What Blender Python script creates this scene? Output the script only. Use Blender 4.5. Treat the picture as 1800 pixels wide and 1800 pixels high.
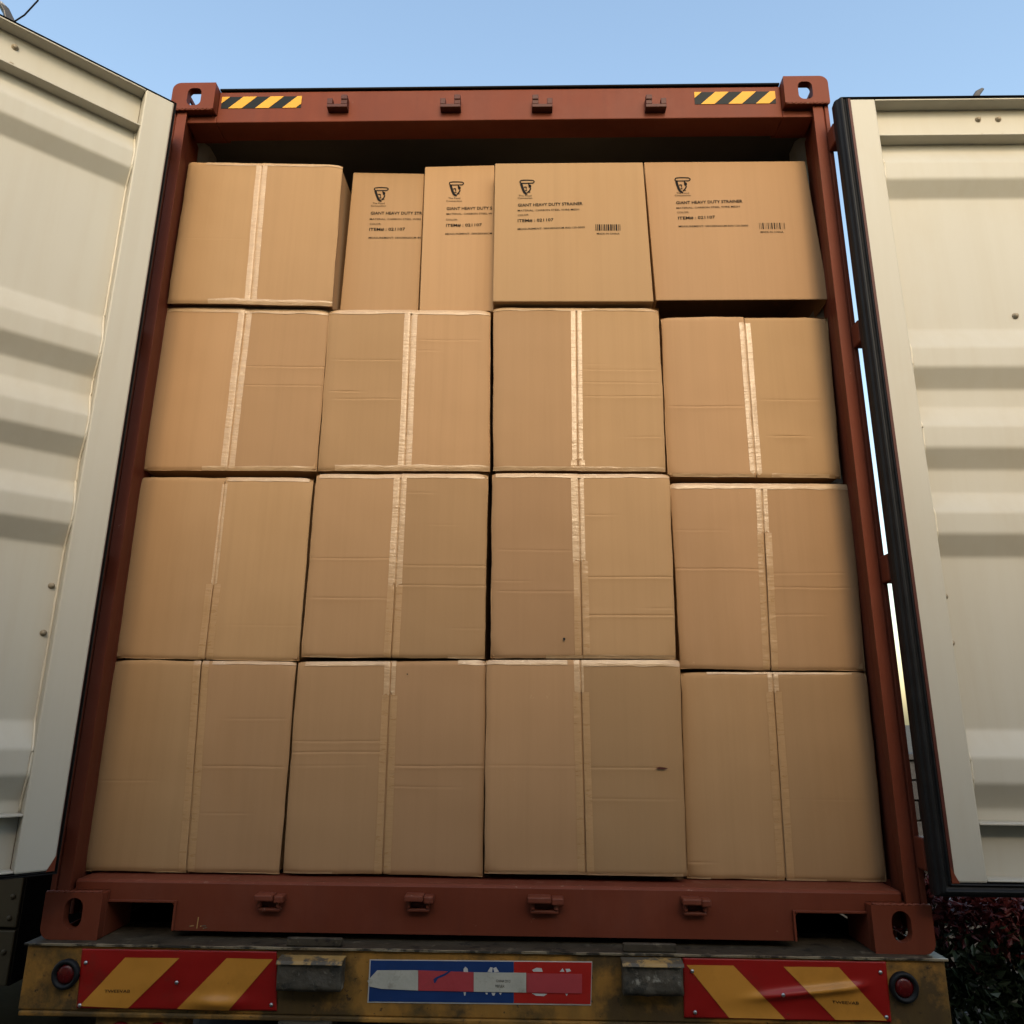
import bpy, bmesh, math, random
from mathutils import Vector, Matrix, noise
random.seed(7)
for o in list(bpy.data.objects): bpy.data.objects.remove(o)
SC = bpy.context.scene
COL = SC.collection

# ------------------------------------------------------------------ camera
F_PX = 1319.11                         # focal length in pixels of the 1800 px photograph
CAM = Vector((0.1292, -2.2700, 0.5997))
YAW, PITCH, ROLL = 0.0253, 0.2677, 0.0097
_r = Vector((math.cos(YAW), math.sin(YAW), 0)); _f0 = Vector((-math.sin(YAW), math.cos(YAW), 0)); _z = Vector((0, 0, 1))
FW = math.cos(PITCH)*_f0 + math.sin(PITCH)*_z
_u = math.cos(PITCH)*_z - math.sin(PITCH)*_f0
RT = math.cos(ROLL)*_r + math.sin(ROLL)*_u
UP = -math.sin(ROLL)*_r + math.cos(ROLL)*_u
cd = bpy.data.cameras.new('camera'); cam = bpy.data.objects.new('camera', cd); COL.objects.link(cam)
cd.sensor_width = 36; cd.lens = F_PX/1800*36; cd.clip_start = 0.05; cd.clip_end = 2000
cam.matrix_world = Matrix(((RT.x, UP.x, -FW.x, CAM.x), (RT.y, UP.y, -FW.y, CAM.y), (RT.z, UP.z, -FW.z, CAM.z), (0, 0, 0, 1)))
SC.camera = cam

# ------------------------------------------------------------------ sky, sun, exposure
SUN_EL, SUN_AZ = 31.0, 172.0           # azimuth clockwise from +Y: the sun stands behind the camera
w = bpy.data.worlds.new('World'); SC.world = w; w.use_nodes = True
nt = w.node_tree; bg = nt.nodes['Background']
sky = nt.nodes.new('ShaderNodeTexSky'); sky.sky_type = 'NISHITA'; sky.sun_disc = False
sky.sun_elevation = math.radians(SUN_EL); sky.sun_rotation = math.radians(SUN_AZ)
sky.air_density = 1.7; sky.dust_density = 2.2; sky.ozone_density = 1.4
nt.links.new(sky.outputs[0], bg.inputs[0]); bg.inputs[1].default_value = 0.15
sd = bpy.data.lights.new('sun', 'SUN'); sd.energy = 1.1; sd.angle = math.radians(20); sd.color = (1.0, 0.77, 0.48)
sun = bpy.data.objects.new('sun', sd); COL.objects.link(sun)
_az, _el = math.radians(SUN_AZ), math.radians(SUN_EL)
sdir = Vector((math.sin(_az)*math.cos(_el), math.cos(_az)*math.cos(_el), math.sin(_el)))
sun.rotation_euler = sdir.to_track_quat('Z', 'Y').to_euler(); sun.location = sdir*30
SC.view_settings.view_transform = 'Standard'; SC.view_settings.look = 'None'
SC.view_settings.exposure = 1.05; SC.view_settings.gamma = 1.0; SC.view_settings.use_curve_mapping = False

# ------------------------------------------------------------------ helpers
def px(x, y, Y):
    """Point on the upright plane y = Y that the photograph shows at pixel (x, y)."""
    d = FW + (x-900)/F_PX*RT - (y-900)/F_PX*UP
    return CAM + d*((Y-CAM.y)/d.y)

class MB:
    def __init__(s): s.v = []; s.f = []; s.m = []; s.s = []
    def face(s, idx, m=0, sm=False): s.f.append(tuple(idx)); s.m.append(m); s.s.append(sm)
    def add(s, pts):
        n = len(s.v); s.v.extend(Vector(p) for p in pts); return list(range(n, n+len(pts)))
    def hexa(s, p, m=0):               # 8 points: lower ring 0-3, upper ring 4-7
        i = s.add(p)
        for q in ((3,2,1,0),(4,5,6,7),(0,1,5,4),(1,2,6,5),(2,3,7,6),(3,0,4,7)): s.face([i[k] for k in q], m)
    def box(s, x0, x1, y0, y1, z0, z1, m=0):
        s.hexa([(x0,y0,z0),(x1,y0,z0),(x1,y1,z0),(x0,y1,z0),(x0,y0,z1),(x1,y0,z1),(x1,y1,z1),(x0,y1,z1)], m)
    def prism(s, poly, fn0, fn1, m=0): # poly of 2-D points swept from fn0(p) to fn1(p)
        a = s.add([fn0(p) for p in poly]); b = s.add([fn1(p) for p in poly]); n = len(poly)
        for k in range(n): s.face((a[k], a[(k+1)%n], b[(k+1)%n], b[k]), m)
        s.face(a[::-1], m); s.face(b, m)
    def grid(s, pts, nu, nv, m=0, sm=True, flip=False):
        i = s.add(pts)
        for r in range(nv-1):
            for c in range(nu-1):
                q = [i[r*nu+c], i[r*nu+c+1], i[(r+1)*nu+c+1], i[(r+1)*nu+c]]
                s.face(q[::-1] if flip else q, m, sm)
        return i
    def tube(s, path, r, n=10, m=0, caps=True):
        path = [Vector(p) for p in path]; rs = r if isinstance(r, (list, tuple)) else [r]*len(path)
        rings = []
        for k, p in enumerate(path):
            t = (path[min(k+1, len(path)-1)] - path[max(k-1, 0)]).normalized()
            a = t.cross(Vector((0, 0, 1)))
            if a.length < .05: a = t.cross(Vector((1, 0, 0)))
            a.normalize(); b = t.cross(a)
            rings.append(s.add([p + rs[k]*(math.cos(2*math.pi*j/n)*a + math.sin(2*math.pi*j/n)*b) for j in range(n)]))
        for k in range(len(rings)-1):
            for j in range(n): s.face((rings[k][j], rings[k][(j+1)%n], rings[k+1][(j+1)%n], rings[k+1][j]), m, True)
        if caps: s.face(rings[0][::-1], m); s.face(rings[-1], m)
    def lathe(s, prof, c, axis, n=28, m=0):   # prof: (radius, distance along axis)
        ax = Vector(axis).normalized(); a = ax.orthogonal().normalized(); b = ax.cross(a); c = Vector(c)
        rings = [s.add([c + ax*h + r*(math.cos(2*math.pi*j/n)*a + math.sin(2*math.pi*j/n)*b) for j in range(n)]) for r, h in prof]
        for k in range(len(rings)-1):
            for j in range(n): s.face((rings[k][j], rings[k][(j+1)%n], rings[k+1][(j+1)%n], rings[k+1][j]), m, True)
        s.face(rings[-1], m, True)
    def build(s, name, mats, parent=None, origin=(0, 0, 0), bevel=0.0, seg=2):
        o3 = Vector(origin)
        me = bpy.data.meshes.new(name)
        me.from_pydata([tuple(v-o3) for v in s.v], [], s.f)
        for mm in (mats if isinstance(mats, (list, tuple)) else [mats]): me.materials.append(mm)
        me.polygons.foreach_set('material_index', s.m); me.polygons.foreach_set('use_smooth', s.s)
        bm = bmesh.new(); bm.from_mesh(me); bmesh.ops.recalc_face_normals(bm, faces=bm.faces); bm.to_mesh(me); bm.free()
        me.update()
        ob = bpy.data.objects.new(name, me); COL.objects.link(ob)
        if parent is None: ob.location = o3
        else: ob.parent = parent
        if bevel:
            b = ob.modifiers.new('bevel', 'BEVEL'); b.width = bevel; b.segments = seg; b.limit_method = 'ANGLE'; b.angle_limit = math.radians(35)
            b.harden_normals = False
        return ob

def tag(o, label=None, cat=None, group=None, kind=None):
    if label: o['label'] = label
    if cat: o['category'] = cat
    if group: o['group'] = group
    if kind: o['kind'] = kind
    return o
def empty(name, loc):
    o = bpy.data.objects.new(name, None); COL.objects.link(o); o.location = loc; o.empty_display_size = .2
    return o
def copy_part(o, parent, matrix=None):
    c = o.copy(); COL.objects.link(c); c.parent = parent
    if matrix is not None: c.matrix_local = matrix
    return c

# ------------------------------------------------------------------ materials
def srgb(r, g, b):
    f = lambda c: (c/255/12.92) if c/255 <= .04045 else ((c/255+.055)/1.055)**2.4
    return (f(r), f(g), f(b), 1)
def mat(name, col, rough=.6, metal=0.0, var=.12, vscale=6.0, bump=0.0, bscale=80.0, spec=.5,
        stain=None, stain_amt=.5, stain_scale=5.0, stain_lo=.5, stain_hi=.62, stretch=(1, 1, 1), rnd=0.0, rvar=.12, coat=0.0,
        chips=None, chip_scale=60, chip_lo=.66, chip_amt=.7, streak=0.0, streak_scale=(50, 50, 1.5), streak_col=None):
    m = bpy.data.materials.new(name); m.use_nodes = True
    t = m.node_tree; N = t.nodes; L = t.links; p = N['Principled BSDF']
    p.inputs['Metallic'].default_value = metal; p.inputs['Specular IOR Level'].default_value = spec
    if coat: p.inputs['Coat Weight'].default_value = coat; p.inputs['Coat Roughness'].default_value = .2
    geo = N.new('ShaderNodeNewGeometry'); mp = N.new('ShaderNodeMapping'); mp.inputs['Scale'].default_value = stretch
    L.new(geo.outputs['Position'], mp.inputs[0])
    n1 = N.new('ShaderNodeTexNoise'); n1.inputs['Scale'].default_value = vscale; n1.inputs['Detail'].default_value = 6; n1.inputs['Roughness'].default_value = .6
    L.new(mp.outputs[0], n1.inputs[0])
    mr = N.new('ShaderNodeMapRange'); mr.inputs[1].default_value = .25; mr.inputs[2].default_value = .75
    mr.inputs[3].default_value = 1-var; mr.inputs[4].default_value = 1+var; L.new(n1.outputs[0], mr.inputs[0])
    val = mr.outputs[0]
    if rnd:
        oi = N.new('ShaderNodeObjectInfo'); r2 = N.new('ShaderNodeMapRange'); r2.inputs[3].default_value = 1-rnd; r2.inputs[4].default_value = 1+rnd
        L.new(oi.outputs['Random'], r2.inputs[0]); mu = N.new('ShaderNodeMath'); mu.operation = 'MULTIPLY'
        L.new(val, mu.inputs[0]); L.new(r2.outputs[0], mu.inputs[1]); val = mu.outputs[0]
    hs = N.new('ShaderNodeHueSaturation'); hs.inputs['Color'].default_value = (*col[:3], 1); L.new(val, hs.inputs['Value'])
    if rnd:
        h3 = N.new('ShaderNodeMath'); h3.operation = 'MULTIPLY'; h3.inputs[1].default_value = 7.37; L.new(oi.outputs['Random'], h3.inputs[0])
        h4 = N.new('ShaderNodeMath'); h4.operation = 'FRACT'; L.new(h3.outputs[0], h4.inputs[0])
        h5 = N.new('ShaderNodeMapRange'); h5.inputs[3].default_value = .4955; h5.inputs[4].default_value = .5020; L.new(h4.outputs[0], h5.inputs[0]); L.new(h5.outputs[0], hs.inputs['Hue'])
    out = hs.outputs[0]; rr = N.new('ShaderNodeMapRange'); rr.inputs[3].default_value = max(.05, rough-rvar); rr.inputs[4].default_value = min(1, rough+rvar)
    L.new(n1.outputs[0], rr.inputs[0]); L.new(rr.outputs[0], p.inputs['Roughness'])
    if stain:
        n2 = N.new('ShaderNodeTexNoise'); n2.inputs['Scale'].default_value = stain_scale; n2.inputs['Detail'].default_value = 9; n2.inputs['Roughness'].default_value = .68
        L.new(mp.outputs[0], n2.inputs[0])
        m2 = N.new('ShaderNodeMapRange'); m2.inputs[1].default_value = stain_lo; m2.inputs[2].default_value = stain_hi; m2.inputs[3].default_value = 0; m2.inputs[4].default_value = stain_amt
        L.new(n2.outputs[0], m2.inputs[0]); mx = N.new('ShaderNodeMix'); mx.data_type = 'RGBA'
        L.new(m2.outputs[0], mx.inputs[0]); L.new(out, mx.inputs[6]); mx.inputs[7].default_value = (*stain[:3], 1); out = mx.outputs[2]
    def layer(vec_scale, sc, lo, hi, amt, colr, base, det=6, rough_=.6):
        mq = N.new('ShaderNodeMapping'); mq.inputs['Scale'].default_value = vec_scale; mq.inputs['Location'].default_value = (3.1, 1.7, 5.3); L.new(geo.outputs['Position'], mq.inputs[0])
        nq = N.new('ShaderNodeTexNoise'); nq.inputs['Scale'].default_value = sc; nq.inputs['Detail'].default_value = det; nq.inputs['Roughness'].default_value = rough_; L.new(mq.outputs[0], nq.inputs[0])
        m4 = N.new('ShaderNodeMapRange'); m4.inputs[1].default_value = lo; m4.inputs[2].default_value = hi; m4.inputs[3].default_value = 0; m4.inputs[4].default_value = amt; L.new(nq.outputs[0], m4.inputs[0])
        m5 = N.new('ShaderNodeMix'); m5.data_type = 'RGBA'; L.new(m4.outputs[0], m5.inputs[0]); L.new(base, m5.inputs[6]); m5.inputs[7].default_value = (*colr[:3], 1); return m5.outputs[2]
    if streak: out = layer(streak_scale, 1.0, .42, .78, streak, streak_col or tuple(c*.6 for c in col[:3]), out, 4)
    if chips: out = layer((1, 1, 1), chip_scale, chip_lo, chip_lo+.035, chip_amt, chips, out, 8, .7)
    L.new(out, p.inputs['Base Color'])
    if bump:
        n3 = N.new('ShaderNodeTexNoise'); n3.inputs['Scale'].default_value = bscale; n3.inputs['Detail'].default_value = 5
        L.new(mp.outputs[0], n3.inputs[0]); bp = N.new('ShaderNodeBump'); bp.inputs['Strength'].default_value = bump; bp.inputs['Distance'].default_value = .004
        L.new(n3.outputs[0], bp.inputs['Height']); L.new(bp.outputs[0], p.inputs['Normal'])
    return m

M = {}
M['kraft'] = mat('kraft_cardboard', (.312, .190, .0935), rough=.8, var=.05, vscale=2.2, bump=.16, bscale=26, stretch=(1, 1, .35), spec=.22, rnd=.10,
                 stain=(.28, .158, .07), stain_amt=.4, stain_scale=3.0, stain_lo=.53, stain_hi=.76, streak=.16, streak_scale=(45, 45, .8), chips=(.47, .31, .17), chip_scale=17, chip_lo=.70, chip_amt=.35)
M['kraft_dark'] = mat('kraft_inner', (.2, .12, .06), rough=.9, var=.1)
M['tape'] = mat('frosted_tape', (.395, .262, .145), rough=.36, var=.10, vscale=30, bump=.5, bscale=45, stretch=(.7, 1, 3), spec=.6, rvar=.18,
                stain=(.36, .225, .115), stain_amt=.7, stain_scale=22, stain_lo=.5, stain_hi=.64, chips=(.52, .40, .26), chip_scale=55, chip_lo=.60, chip_amt=.55)
M['tape_clear'] = mat('clear_tape', (.345, .21, .10), rough=.30, var=.05, vscale=30, bump=.3, bscale=40, stretch=(.7, 1, 3), spec=.5, rvar=.12,
                      stain=(.29, .17, .08), stain_amt=.6, stain_scale=25, stain_lo=.5, stain_hi=.65)
M['ink'] = mat('black_ink', (.012, .010, .009), rough=.8, var=.3, vscale=300, spec=.1)
M['red'] = mat('oxide_red_paint', (.128, .029, .0135), rough=.55, var=.12, vscale=3.5, bump=.10, bscale=30, spec=.14,
               stain=(.16, .048, .028), stain_amt=.5, stain_scale=4, stain_lo=.48, stain_hi=.72, streak=.35, streak_scale=(26, 26, 2.0), streak_col=(.085, .021, .012),
               chips=(.27, .15, .10), chip_scale=48, chip_lo=.685, chip_amt=.7)
M['red_worn'] = mat('chipped_red_paint', (.135, .034, .018), rough=.5, var=.15, vscale=9, bump=.3, bscale=50, spec=.2,
                    stain=(.19, .07, .045), stain_amt=.7, stain_scale=22, stain_lo=.58, stain_hi=.66, chips=(.36, .26, .2), chip_scale=60, chip_lo=.64)
M['keeper'] = mat('dark_red_steel', (.060, .016, .011), rough=.5, var=.2, vscale=30, bump=.2, bscale=60, spec=.2)
M['cream'] = mat('cream_door_paint', (.398, .378, .322), rough=.5, var=.045, vscale=2.0, bump=.06, bscale=20, spec=.25,
                 stain=(.36, .31, .225), stain_amt=.4, stain_scale=2.6, stain_lo=.54, stain_hi=.8, stretch=(1, 1, .6), streak=.22, streak_scale=(22, 22, .9), streak_col=(.33, .285, .20),
                 chips=(.20, .16, .11), chip_scale=34, chip_lo=.725, chip_amt=.6)
M['sealant'] = mat('pale_sealant', (.50, .46, .37), rough=.5, var=.1, vscale=30)
M['grey_in'] = mat('grey_inner_paint', (.34, .35, .34), rough=.6, var=.1)
M['roof_in'] = mat('dusty_roof_underside', (.07, .074, .078), rough=.7, var=.15)  # grey darkened to hold the unlit gloom above the load
M['rubber'] = mat('black_rubber', (.010, .010, .0105), rough=.5, var=.3, vscale=20, bump=.1, bscale=40, spec=.16)
M['steel'] = mat('galvanised_steel', (.42, .42, .42), rough=.35, metal=.9, var=.15, vscale=20, bump=.1)
M['cam'] = mat('scuffed_dark_steel', (.035, .034, .035), rough=.4, metal=.4, var=.3, vscale=30, bump=.2, stain=(.5, .5, .5), stain_amt=.8, stain_scale=20, stain_lo=.55, stain_hi=.62)
M['bolt'] = mat('dull_bolt', (.24, .20, .14), rough=.6, metal=.1, var=.2, vscale=60)
M['yellow_hz'] = mat('hazard_yellow', (.56, .285, .035), rough=.5, var=.08, vscale=12, spec=.15, chips=(.3, .16, .05), chip_scale=70, chip_lo=.66)
M['black_hz'] = mat('hazard_black', (.010, .013, .015), rough=.5, var=.15, vscale=12, spec=.1)
M['bumper'] = mat('grimy_yellow_paint', (.33, .155, .03), rough=.6, var=.25, vscale=7, bump=.35, bscale=35, spec=.2,
                  stain=(.05, .034, .016), stain_amt=.92, stain_scale=5.5, stain_lo=.50, stain_hi=.64, streak=.7, streak_scale=(16, 16, 3.5), streak_col=(.11, .066, .018), chips=(.03, .022, .014), chip_scale=42, chip_lo=.61, chip_amt=.85)
def road_dirt(m):
    """more oil and soot at the ends of the beam and round the buffer blocks"""
    t = m.node_tree; N, L = t.nodes, t.links
    st = [n for n in N if n.type == 'TEX_NOISE' and abs(n.inputs['Scale'].default_value-5.5) < 1e-3][0]; lk = st.outputs[0].links[0]; dst = lk.to_socket
    g_ = N.new('ShaderNodeNewGeometry'); sx = N.new('ShaderNodeSeparateXYZ'); L.new(g_.outputs['Position'], sx.inputs[0])
    ab = N.new('ShaderNodeMath'); ab.operation = 'ABSOLUTE'; L.new(sx.outputs[0], ab.inputs[0])
    a = N.new('ShaderNodeMapRange'); a.inputs[1].default_value = .9; a.inputs[2].default_value = 1.2; a.inputs[3].default_value = 0; a.inputs[4].default_value = .13; L.new(ab.outputs[0], a.inputs[0])
    s1 = N.new('ShaderNodeMath'); s1.operation = 'SUBTRACT'; L.new(ab.outputs[0], s1.inputs[0]); s1.inputs[1].default_value = .455
    s2 = N.new('ShaderNodeMath'); s2.operation = 'ABSOLUTE'; L.new(s1.outputs[0], s2.inputs[0])
    b_ = N.new('ShaderNodeMapRange'); b_.inputs[1].default_value = .17; b_.inputs[2].default_value = .08; b_.inputs[3].default_value = -.02; b_.inputs[4].default_value = .16; L.new(s2.outputs[0], b_.inputs[0])
    z_ = N.new('ShaderNodeMapRange'); z_.inputs[1].default_value = -.09; z_.inputs[2].default_value = -.16; z_.inputs[3].default_value = 0; z_.inputs[4].default_value = .05; L.new(sx.outputs[2], z_.inputs[0])
    acc = st.outputs[0]
    for q in (a, b_, z_):
        ad = N.new('ShaderNodeMath'); ad.operation = 'ADD'; L.new(acc, ad.inputs[0]); L.new(q.outputs[0], ad.inputs[1]); acc = ad.outputs[0]
    L.new(acc, dst)
road_dirt(M['bumper'])
M['chipped'] = mat('chipped_yellow_steel', (.34, .20, .06), rough=.6, var=.3, vscale=20, bump=.6, bscale=50, stain=(.06, .05, .035), stain_amt=.95, stain_scale=16, stain_lo=.47, stain_hi=.53)
M['grime'] = mat('oily_steel', (.05, .038, .024), rough=.55, metal=.1, var=.45, vscale=14, bump=.5, bscale=50, spec=.3,
                 stain=(.17, .135, .09), stain_amt=.8, stain_scale=18, stain_lo=.58, stain_hi=.66, chips=(.015, .012, .009), chip_scale=24, chip_lo=.57, chip_amt=.85)
M['worn'] = mat('worn_bright_edge', (.24, .19, .12), rough=.5, var=.4, vscale=20, bump=.4, bscale=60, stain=(.03, .025, .018), stain_amt=.95, stain_scale=14, stain_lo=.48, stain_hi=.55)
M['block'] = mat('scuffed_grey_block', (.06, .048, .032), rough=.6, var=.45, vscale=28, bump=.9, bscale=60,
                 stain=(.30, .27, .21), stain_amt=.8, stain_scale=30, stain_lo=.57, stain_hi=.66, chips=(.02, .017, .012), chip_scale=26, chip_lo=.55, chip_amt=.8)
M['refl_red'] = mat('reflective_red', (.27, .008, .006), rough=.35, var=.1, vscale=8, spec=.3, stain=(.16, .02, .012), stain_amt=.7, stain_scale=9, stain_lo=.55, stain_hi=.72, chips=(.09, .03, .015), chip_scale=40, chip_lo=.66)
M['refl_yel'] = mat('reflective_amber', (.52, .215, .03), rough=.35, var=.08, vscale=9, spec=.3, stain=(.36, .15, .02), stain_amt=.7, stain_scale=6, stain_lo=.52, stain_hi=.74, chips=(.2, .1, .02), chip_scale=40, chip_lo=.67)
M['sign_blue'] = mat('sign_blue', (.012, .036, .125), rough=.45, var=.12, vscale=14, spec=.25, stain=(.05, .05, .06), stain_amt=.6, stain_scale=22, stain_lo=.57, stain_hi=.7)
M['sign_red'] = mat('sign_red', (.36, .016, .010), rough=.45, var=.1, vscale=14, spec=.25, stain=(.2, .03, .02), stain_amt=.5, stain_scale=16, stain_lo=.55, stain_hi=.7)
M['tape_white'] = mat('reflective_white_tape', (.43, .40, .32), rough=.45, var=.12, vscale=18, bump=.3, bscale=60, stain=(.2, .17, .12), stain_amt=.7, stain_scale=24, stain_lo=.55, stain_hi=.68)
M['tape_red'] = mat('reflective_red_tape', (.38, .045, .048), rough=.4, var=.1, vscale=18, bump=.2, bscale=60, stain=(.22, .04, .035), stain_amt=.6, stain_scale=20, stain_lo=.55, stain_hi=.7)
M['sign_white'] = mat('sign_white', (.5, .47, .42), rough=.5, var=.15, vscale=40)
M['lens'] = mat('red_lamp_lens', (.08, .003, .003), rough=.25, var=.2, vscale=60, spec=.4)
M['dark'] = mat('black_chassis_paint', (.010, .009, .008), rough=.9, var=.3, vscale=8, bump=.2, spec=.04)
M['olive'] = mat('dark_olive_paint', (.026, .022, .013), rough=.6, var=.25, vscale=5, bump=.1, bscale=30, spec=.2)
M['asphalt'] = mat('asphalt', (.062, .055, .044), rough=.95, var=.25, vscale=3, bump=.6, bscale=180, stain=(.04, .036, .03), stain_amt=.6, stain_scale=.8, spec=.2)
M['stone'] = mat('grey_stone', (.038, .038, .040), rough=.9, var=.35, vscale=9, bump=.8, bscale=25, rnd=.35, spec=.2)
M['pale_stone'] = mat('pale_coping', (.22, .215, .20), rough=.8, var=.1, vscale=9, bump=.3)
M['leaf'] = mat('green_leaf', (.018, .030, .011), rough=.45, var=.4, vscale=7, spec=.3)  # green and red leaf colours darkened to hold the hedge's shade
M['leaf_red'] = mat('red_leaf', (.075, .011, .010), rough=.45, var=.4, vscale=7, spec=.3)
M['twig'] = mat('twig_bark', (.035, .026, .018), rough=.9, var=.3)
M['shed'] = mat('warehouse_cladding', (.34, .265, .155), rough=.6, var=.08, vscale=1.5)  # cladding of the added shading building, beige for its warm bounce
M['shed_roof'] = mat('warehouse_roof', (.13, .13, .135), rough=.6, var=.08, vscale=1.5)

# 2-D shapes with holes and lettering come from filled curves turned into meshes
def curve_mesh(name, loops, extrude, bevel=0.0):
    c = bpy.data.curves.new(name, 'CURVE'); c.dimensions = '2D'; c.fill_mode = 'BOTH'; c.extrude = extrude; c.bevel_depth = bevel; c.bevel_resolution = 1
    for lp in loops:
        s = c.splines.new('POLY'); s.points.add(len(lp)-1); s.use_cyclic_u = True
        for k, p in enumerate(lp): s.points[k].co = (p[0], p[1], 0, 1)
    o = bpy.data.objects.new(name, c); me = bpy.data.meshes.new_from_object(o)
    bpy.data.objects.remove(o); bpy.data.curves.remove(c); me.name = name
    return me
def text_part(name, s, a, b, cap, m, parent, origin, lift):
    """Flat print: baseline from world point a to b (both on one upright plane), capital height cap."""
    c = bpy.data.curves.new(name, 'FONT'); c.body = s; c.size = 1; c.resolution_u = 2; c.offset = .016 if cap > .008 else .004
    o = bpy.data.objects.new(name, c); me = bpy.data.meshes.new_from_object(o); bpy.data.objects.remove(o)
    xs = [v.co.x for v in me.vertices]; x0, x1 = min(xs), max(xs)
    ex = (b-a); sx = 1/(x1-x0); nrm = Vector((0, -1, 0)); ey = nrm.cross(ex.normalized())*(cap/.7)
    for v in me.vertices:
        p = a + ex*((v.co.x-x0)*sx) + ey*v.co.y + nrm*lift - Vector(origin); v.co = p
    me.materials.append(m); ob = bpy.data.objects.new(name, me); COL.objects.link(ob); ob.parent = parent
    return ob
def mesh_obj(name, me, m, parent, matrix):
    me.materials.clear(); me.materials.append(m); me.transform(matrix)
    ob = bpy.data.objects.new(name, me); COL.objects.link(ob); ob.parent = parent
    return ob
def rrect(cx, cy, hw, hh, r, n=6):
    pts = []
    for qx, qy, a0 in ((1, 1, 0), (-1, 1, 90), (-1, -1, 180), (1, -1, 270)):
        for k in range(n+1):
            a = math.radians(a0 + 90*k/n); pts.append((cx+qx*(hw-r)+r*math.cos(a), cy+qy*(hh-r)+r*math.sin(a)))
    return pts
XZ = Matrix(((1, 0, 0, 0), (0, 0, -1, 0), (0, 1, 0, 0), (0, 0, 0, 1)))      # curve plane -> upright plane facing -Y

# ------------------------------------------------------------------ ground and surroundings
GZ = -1.15
g = MB(); g.grid([(x, y, GZ) for y in (-400, -30, -8, 0, 8, 30, 400) for x in (-400, -30, -8, 0, 8, 30, 400)], 7, 7, sm=False)
tag(g.build('ground', M['asphalt']), kind='structure')

# ================================================================== the container
H, HW, LEN = 2.896, 1.219, 12.192
cont = tag(empty('shipping_container', (0, 0, 0)), 'oxide red shipping container with both rear doors swung open, full of cardboard cartons', 'shipping container')
YP, YH, YS = .015, .036, .040            # front planes of posts, header and sill behind the castings
for s in (-1, 1):
    prof = [(1.160, YP), (1.196, YP), (1.198, YP+.007), (1.201, YP+.007), (1.203, YP), (HW-.002, YP), (HW-.002, .20), (1.196, .20), (1.189, .15), (1.182, .10)]
    b = MB(); b.prism(prof, lambda p: (s*p[0], p[1], .118), lambda p: (s*p[0], p[1], H-.118)); b.build('corner_post', M['red'], cont, bevel=.002)
b = MB(); b.prism([(YH, 2.746), (YH, 2.884), (.05, 2.888), (.16, 2.888), (.16, 2.80), (.13, 2.746)], lambda p: (-1.056, p[0], p[1]), lambda p: (1.056, p[0], p[1]))
for sx_ in (-1, 1):
    e_ = sorted((sx_*1.0562, sx_*1.168)); b.prism([(YH, 2.746), (YH, 2.7765), (.16, 2.7765), (.13, 2.746)], lambda p: (e_[0], p[0], p[1]), lambda p: (e_[1], p[0], p[1]))
b.build('header', M['red'], cont, bevel=.003)
b = MB(); b.box(-1.054, 1.054, .030, .17, 2.8895, 2.896); b.build('rain_gutter', M['dark'], cont)  # black of this lip holds the shadow line along the header top
# sill with the two fork notches at its lower corners
def sill():
    b = MB(); z0, z1 = .018, .138
    x0, x1 = -1.159, 1.159
    f = [-1.058, px(305, 1610, YS).x, px(1398, 1620, YS).x, 1.058]; zn = .088
    poly = [(x0, .119), (x0, z1), (x1, z1), (x1, .119), (f[3], .119), (f[3], zn), (f[2]+.010, zn), (f[2], zn-.010), (f[2], z0), (f[1], z0), (f[1], zn-.010), (f[1]-.010, zn), (f[0], zn), (f[0], .119)]
    me = curve_mesh('sill', [poly], .006); return mesh_obj('sill', me, M['red'], cont, Matrix.Translation((0, YS+.006, 0)) @ XZ)
sill()
b = MB(); b.prism([(YS+.0125, .131), (YS+.002, .138), (YS+.012, .1445), (.16, .1455), (.16, .131)], lambda p: (-1.163, p[0], p[1]), lambda p: (1.163, p[0], p[1])); b.build('sill_plate', M['red_worn'], cont, bevel=.002)
for s in (-1, 1):                         # pressed lip round each fork notch
    xa = px(305, 1610, YS).x if s < 0 else px(1398, 1620, YS).x; xb = s*1.058
    b = MB(); lo, hi = min(xa, xb), max(xa, xb)
    b.box(lo, hi, YS-.008, YS-.001, .0885, .0955); b.box(xa+s*-.007 if s > 0 else xa, xa if s > 0 else xa+.007, YS-.008, YS-.001, .018, .0955)
    b.box(lo+.01, hi, YS+.02, .30, .092, .098)
    b.build('fork_notch_lip', M['red'], cont, bevel=.002)
b = MB(); b.box(-1.15, 1.15, .161, LEN, .06, .14); b.build('floor', M['kraft_dark'], cont)
b = MB()
for k in range(60): y = .5+k*.19; b.box(-1.15, 1.15, y, y+.05, .02, .058)
b.build('floor_crossmember', M['red'], cont)
def corrugated_wall(s):
    b = MB(); rows = []; y = .165; k = 0
    offs = [0, .072, .104, .174, .206]
    pts = []
    while y < LEN-.1:
        for d, o in ((0, 0), (.072, 0), (.104, .026), (.174, .026), (.206, 0)):
            pts.append((s*(1.2165-o*.0 - (.0 if o == 0 else .0)) - s*0, y+d, o))
        y += .278
    inner = []
    for (x, yy, o) in pts: inner += [(s*(1.214-o), yy, .15), (s*(1.214-o), yy, 2.8448)]
    n = len(pts); i = b.add(inner)
    j = b.add([(p[0]+s*.0025, p[1], p[2]) for p in inner])
    for q in range(n-1):
        b.face((i[2*q], i[2*q+1], i[2*q+3], i[2*q+2]), 0); b.face((j[2*q], j[2*q+1], j[2*q+3], j[2*q+2]), 1)
    b.build('side_wall', [M['grey_in'], M['red']], cont)
corrugated_wall(-1); corrugated_wall(1)
b = MB(); b.box(-1.2162, 1.2162, .161, LEN-.1, 2.845, 2.85); b.build('roof', [M['roof_in']], cont)
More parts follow.
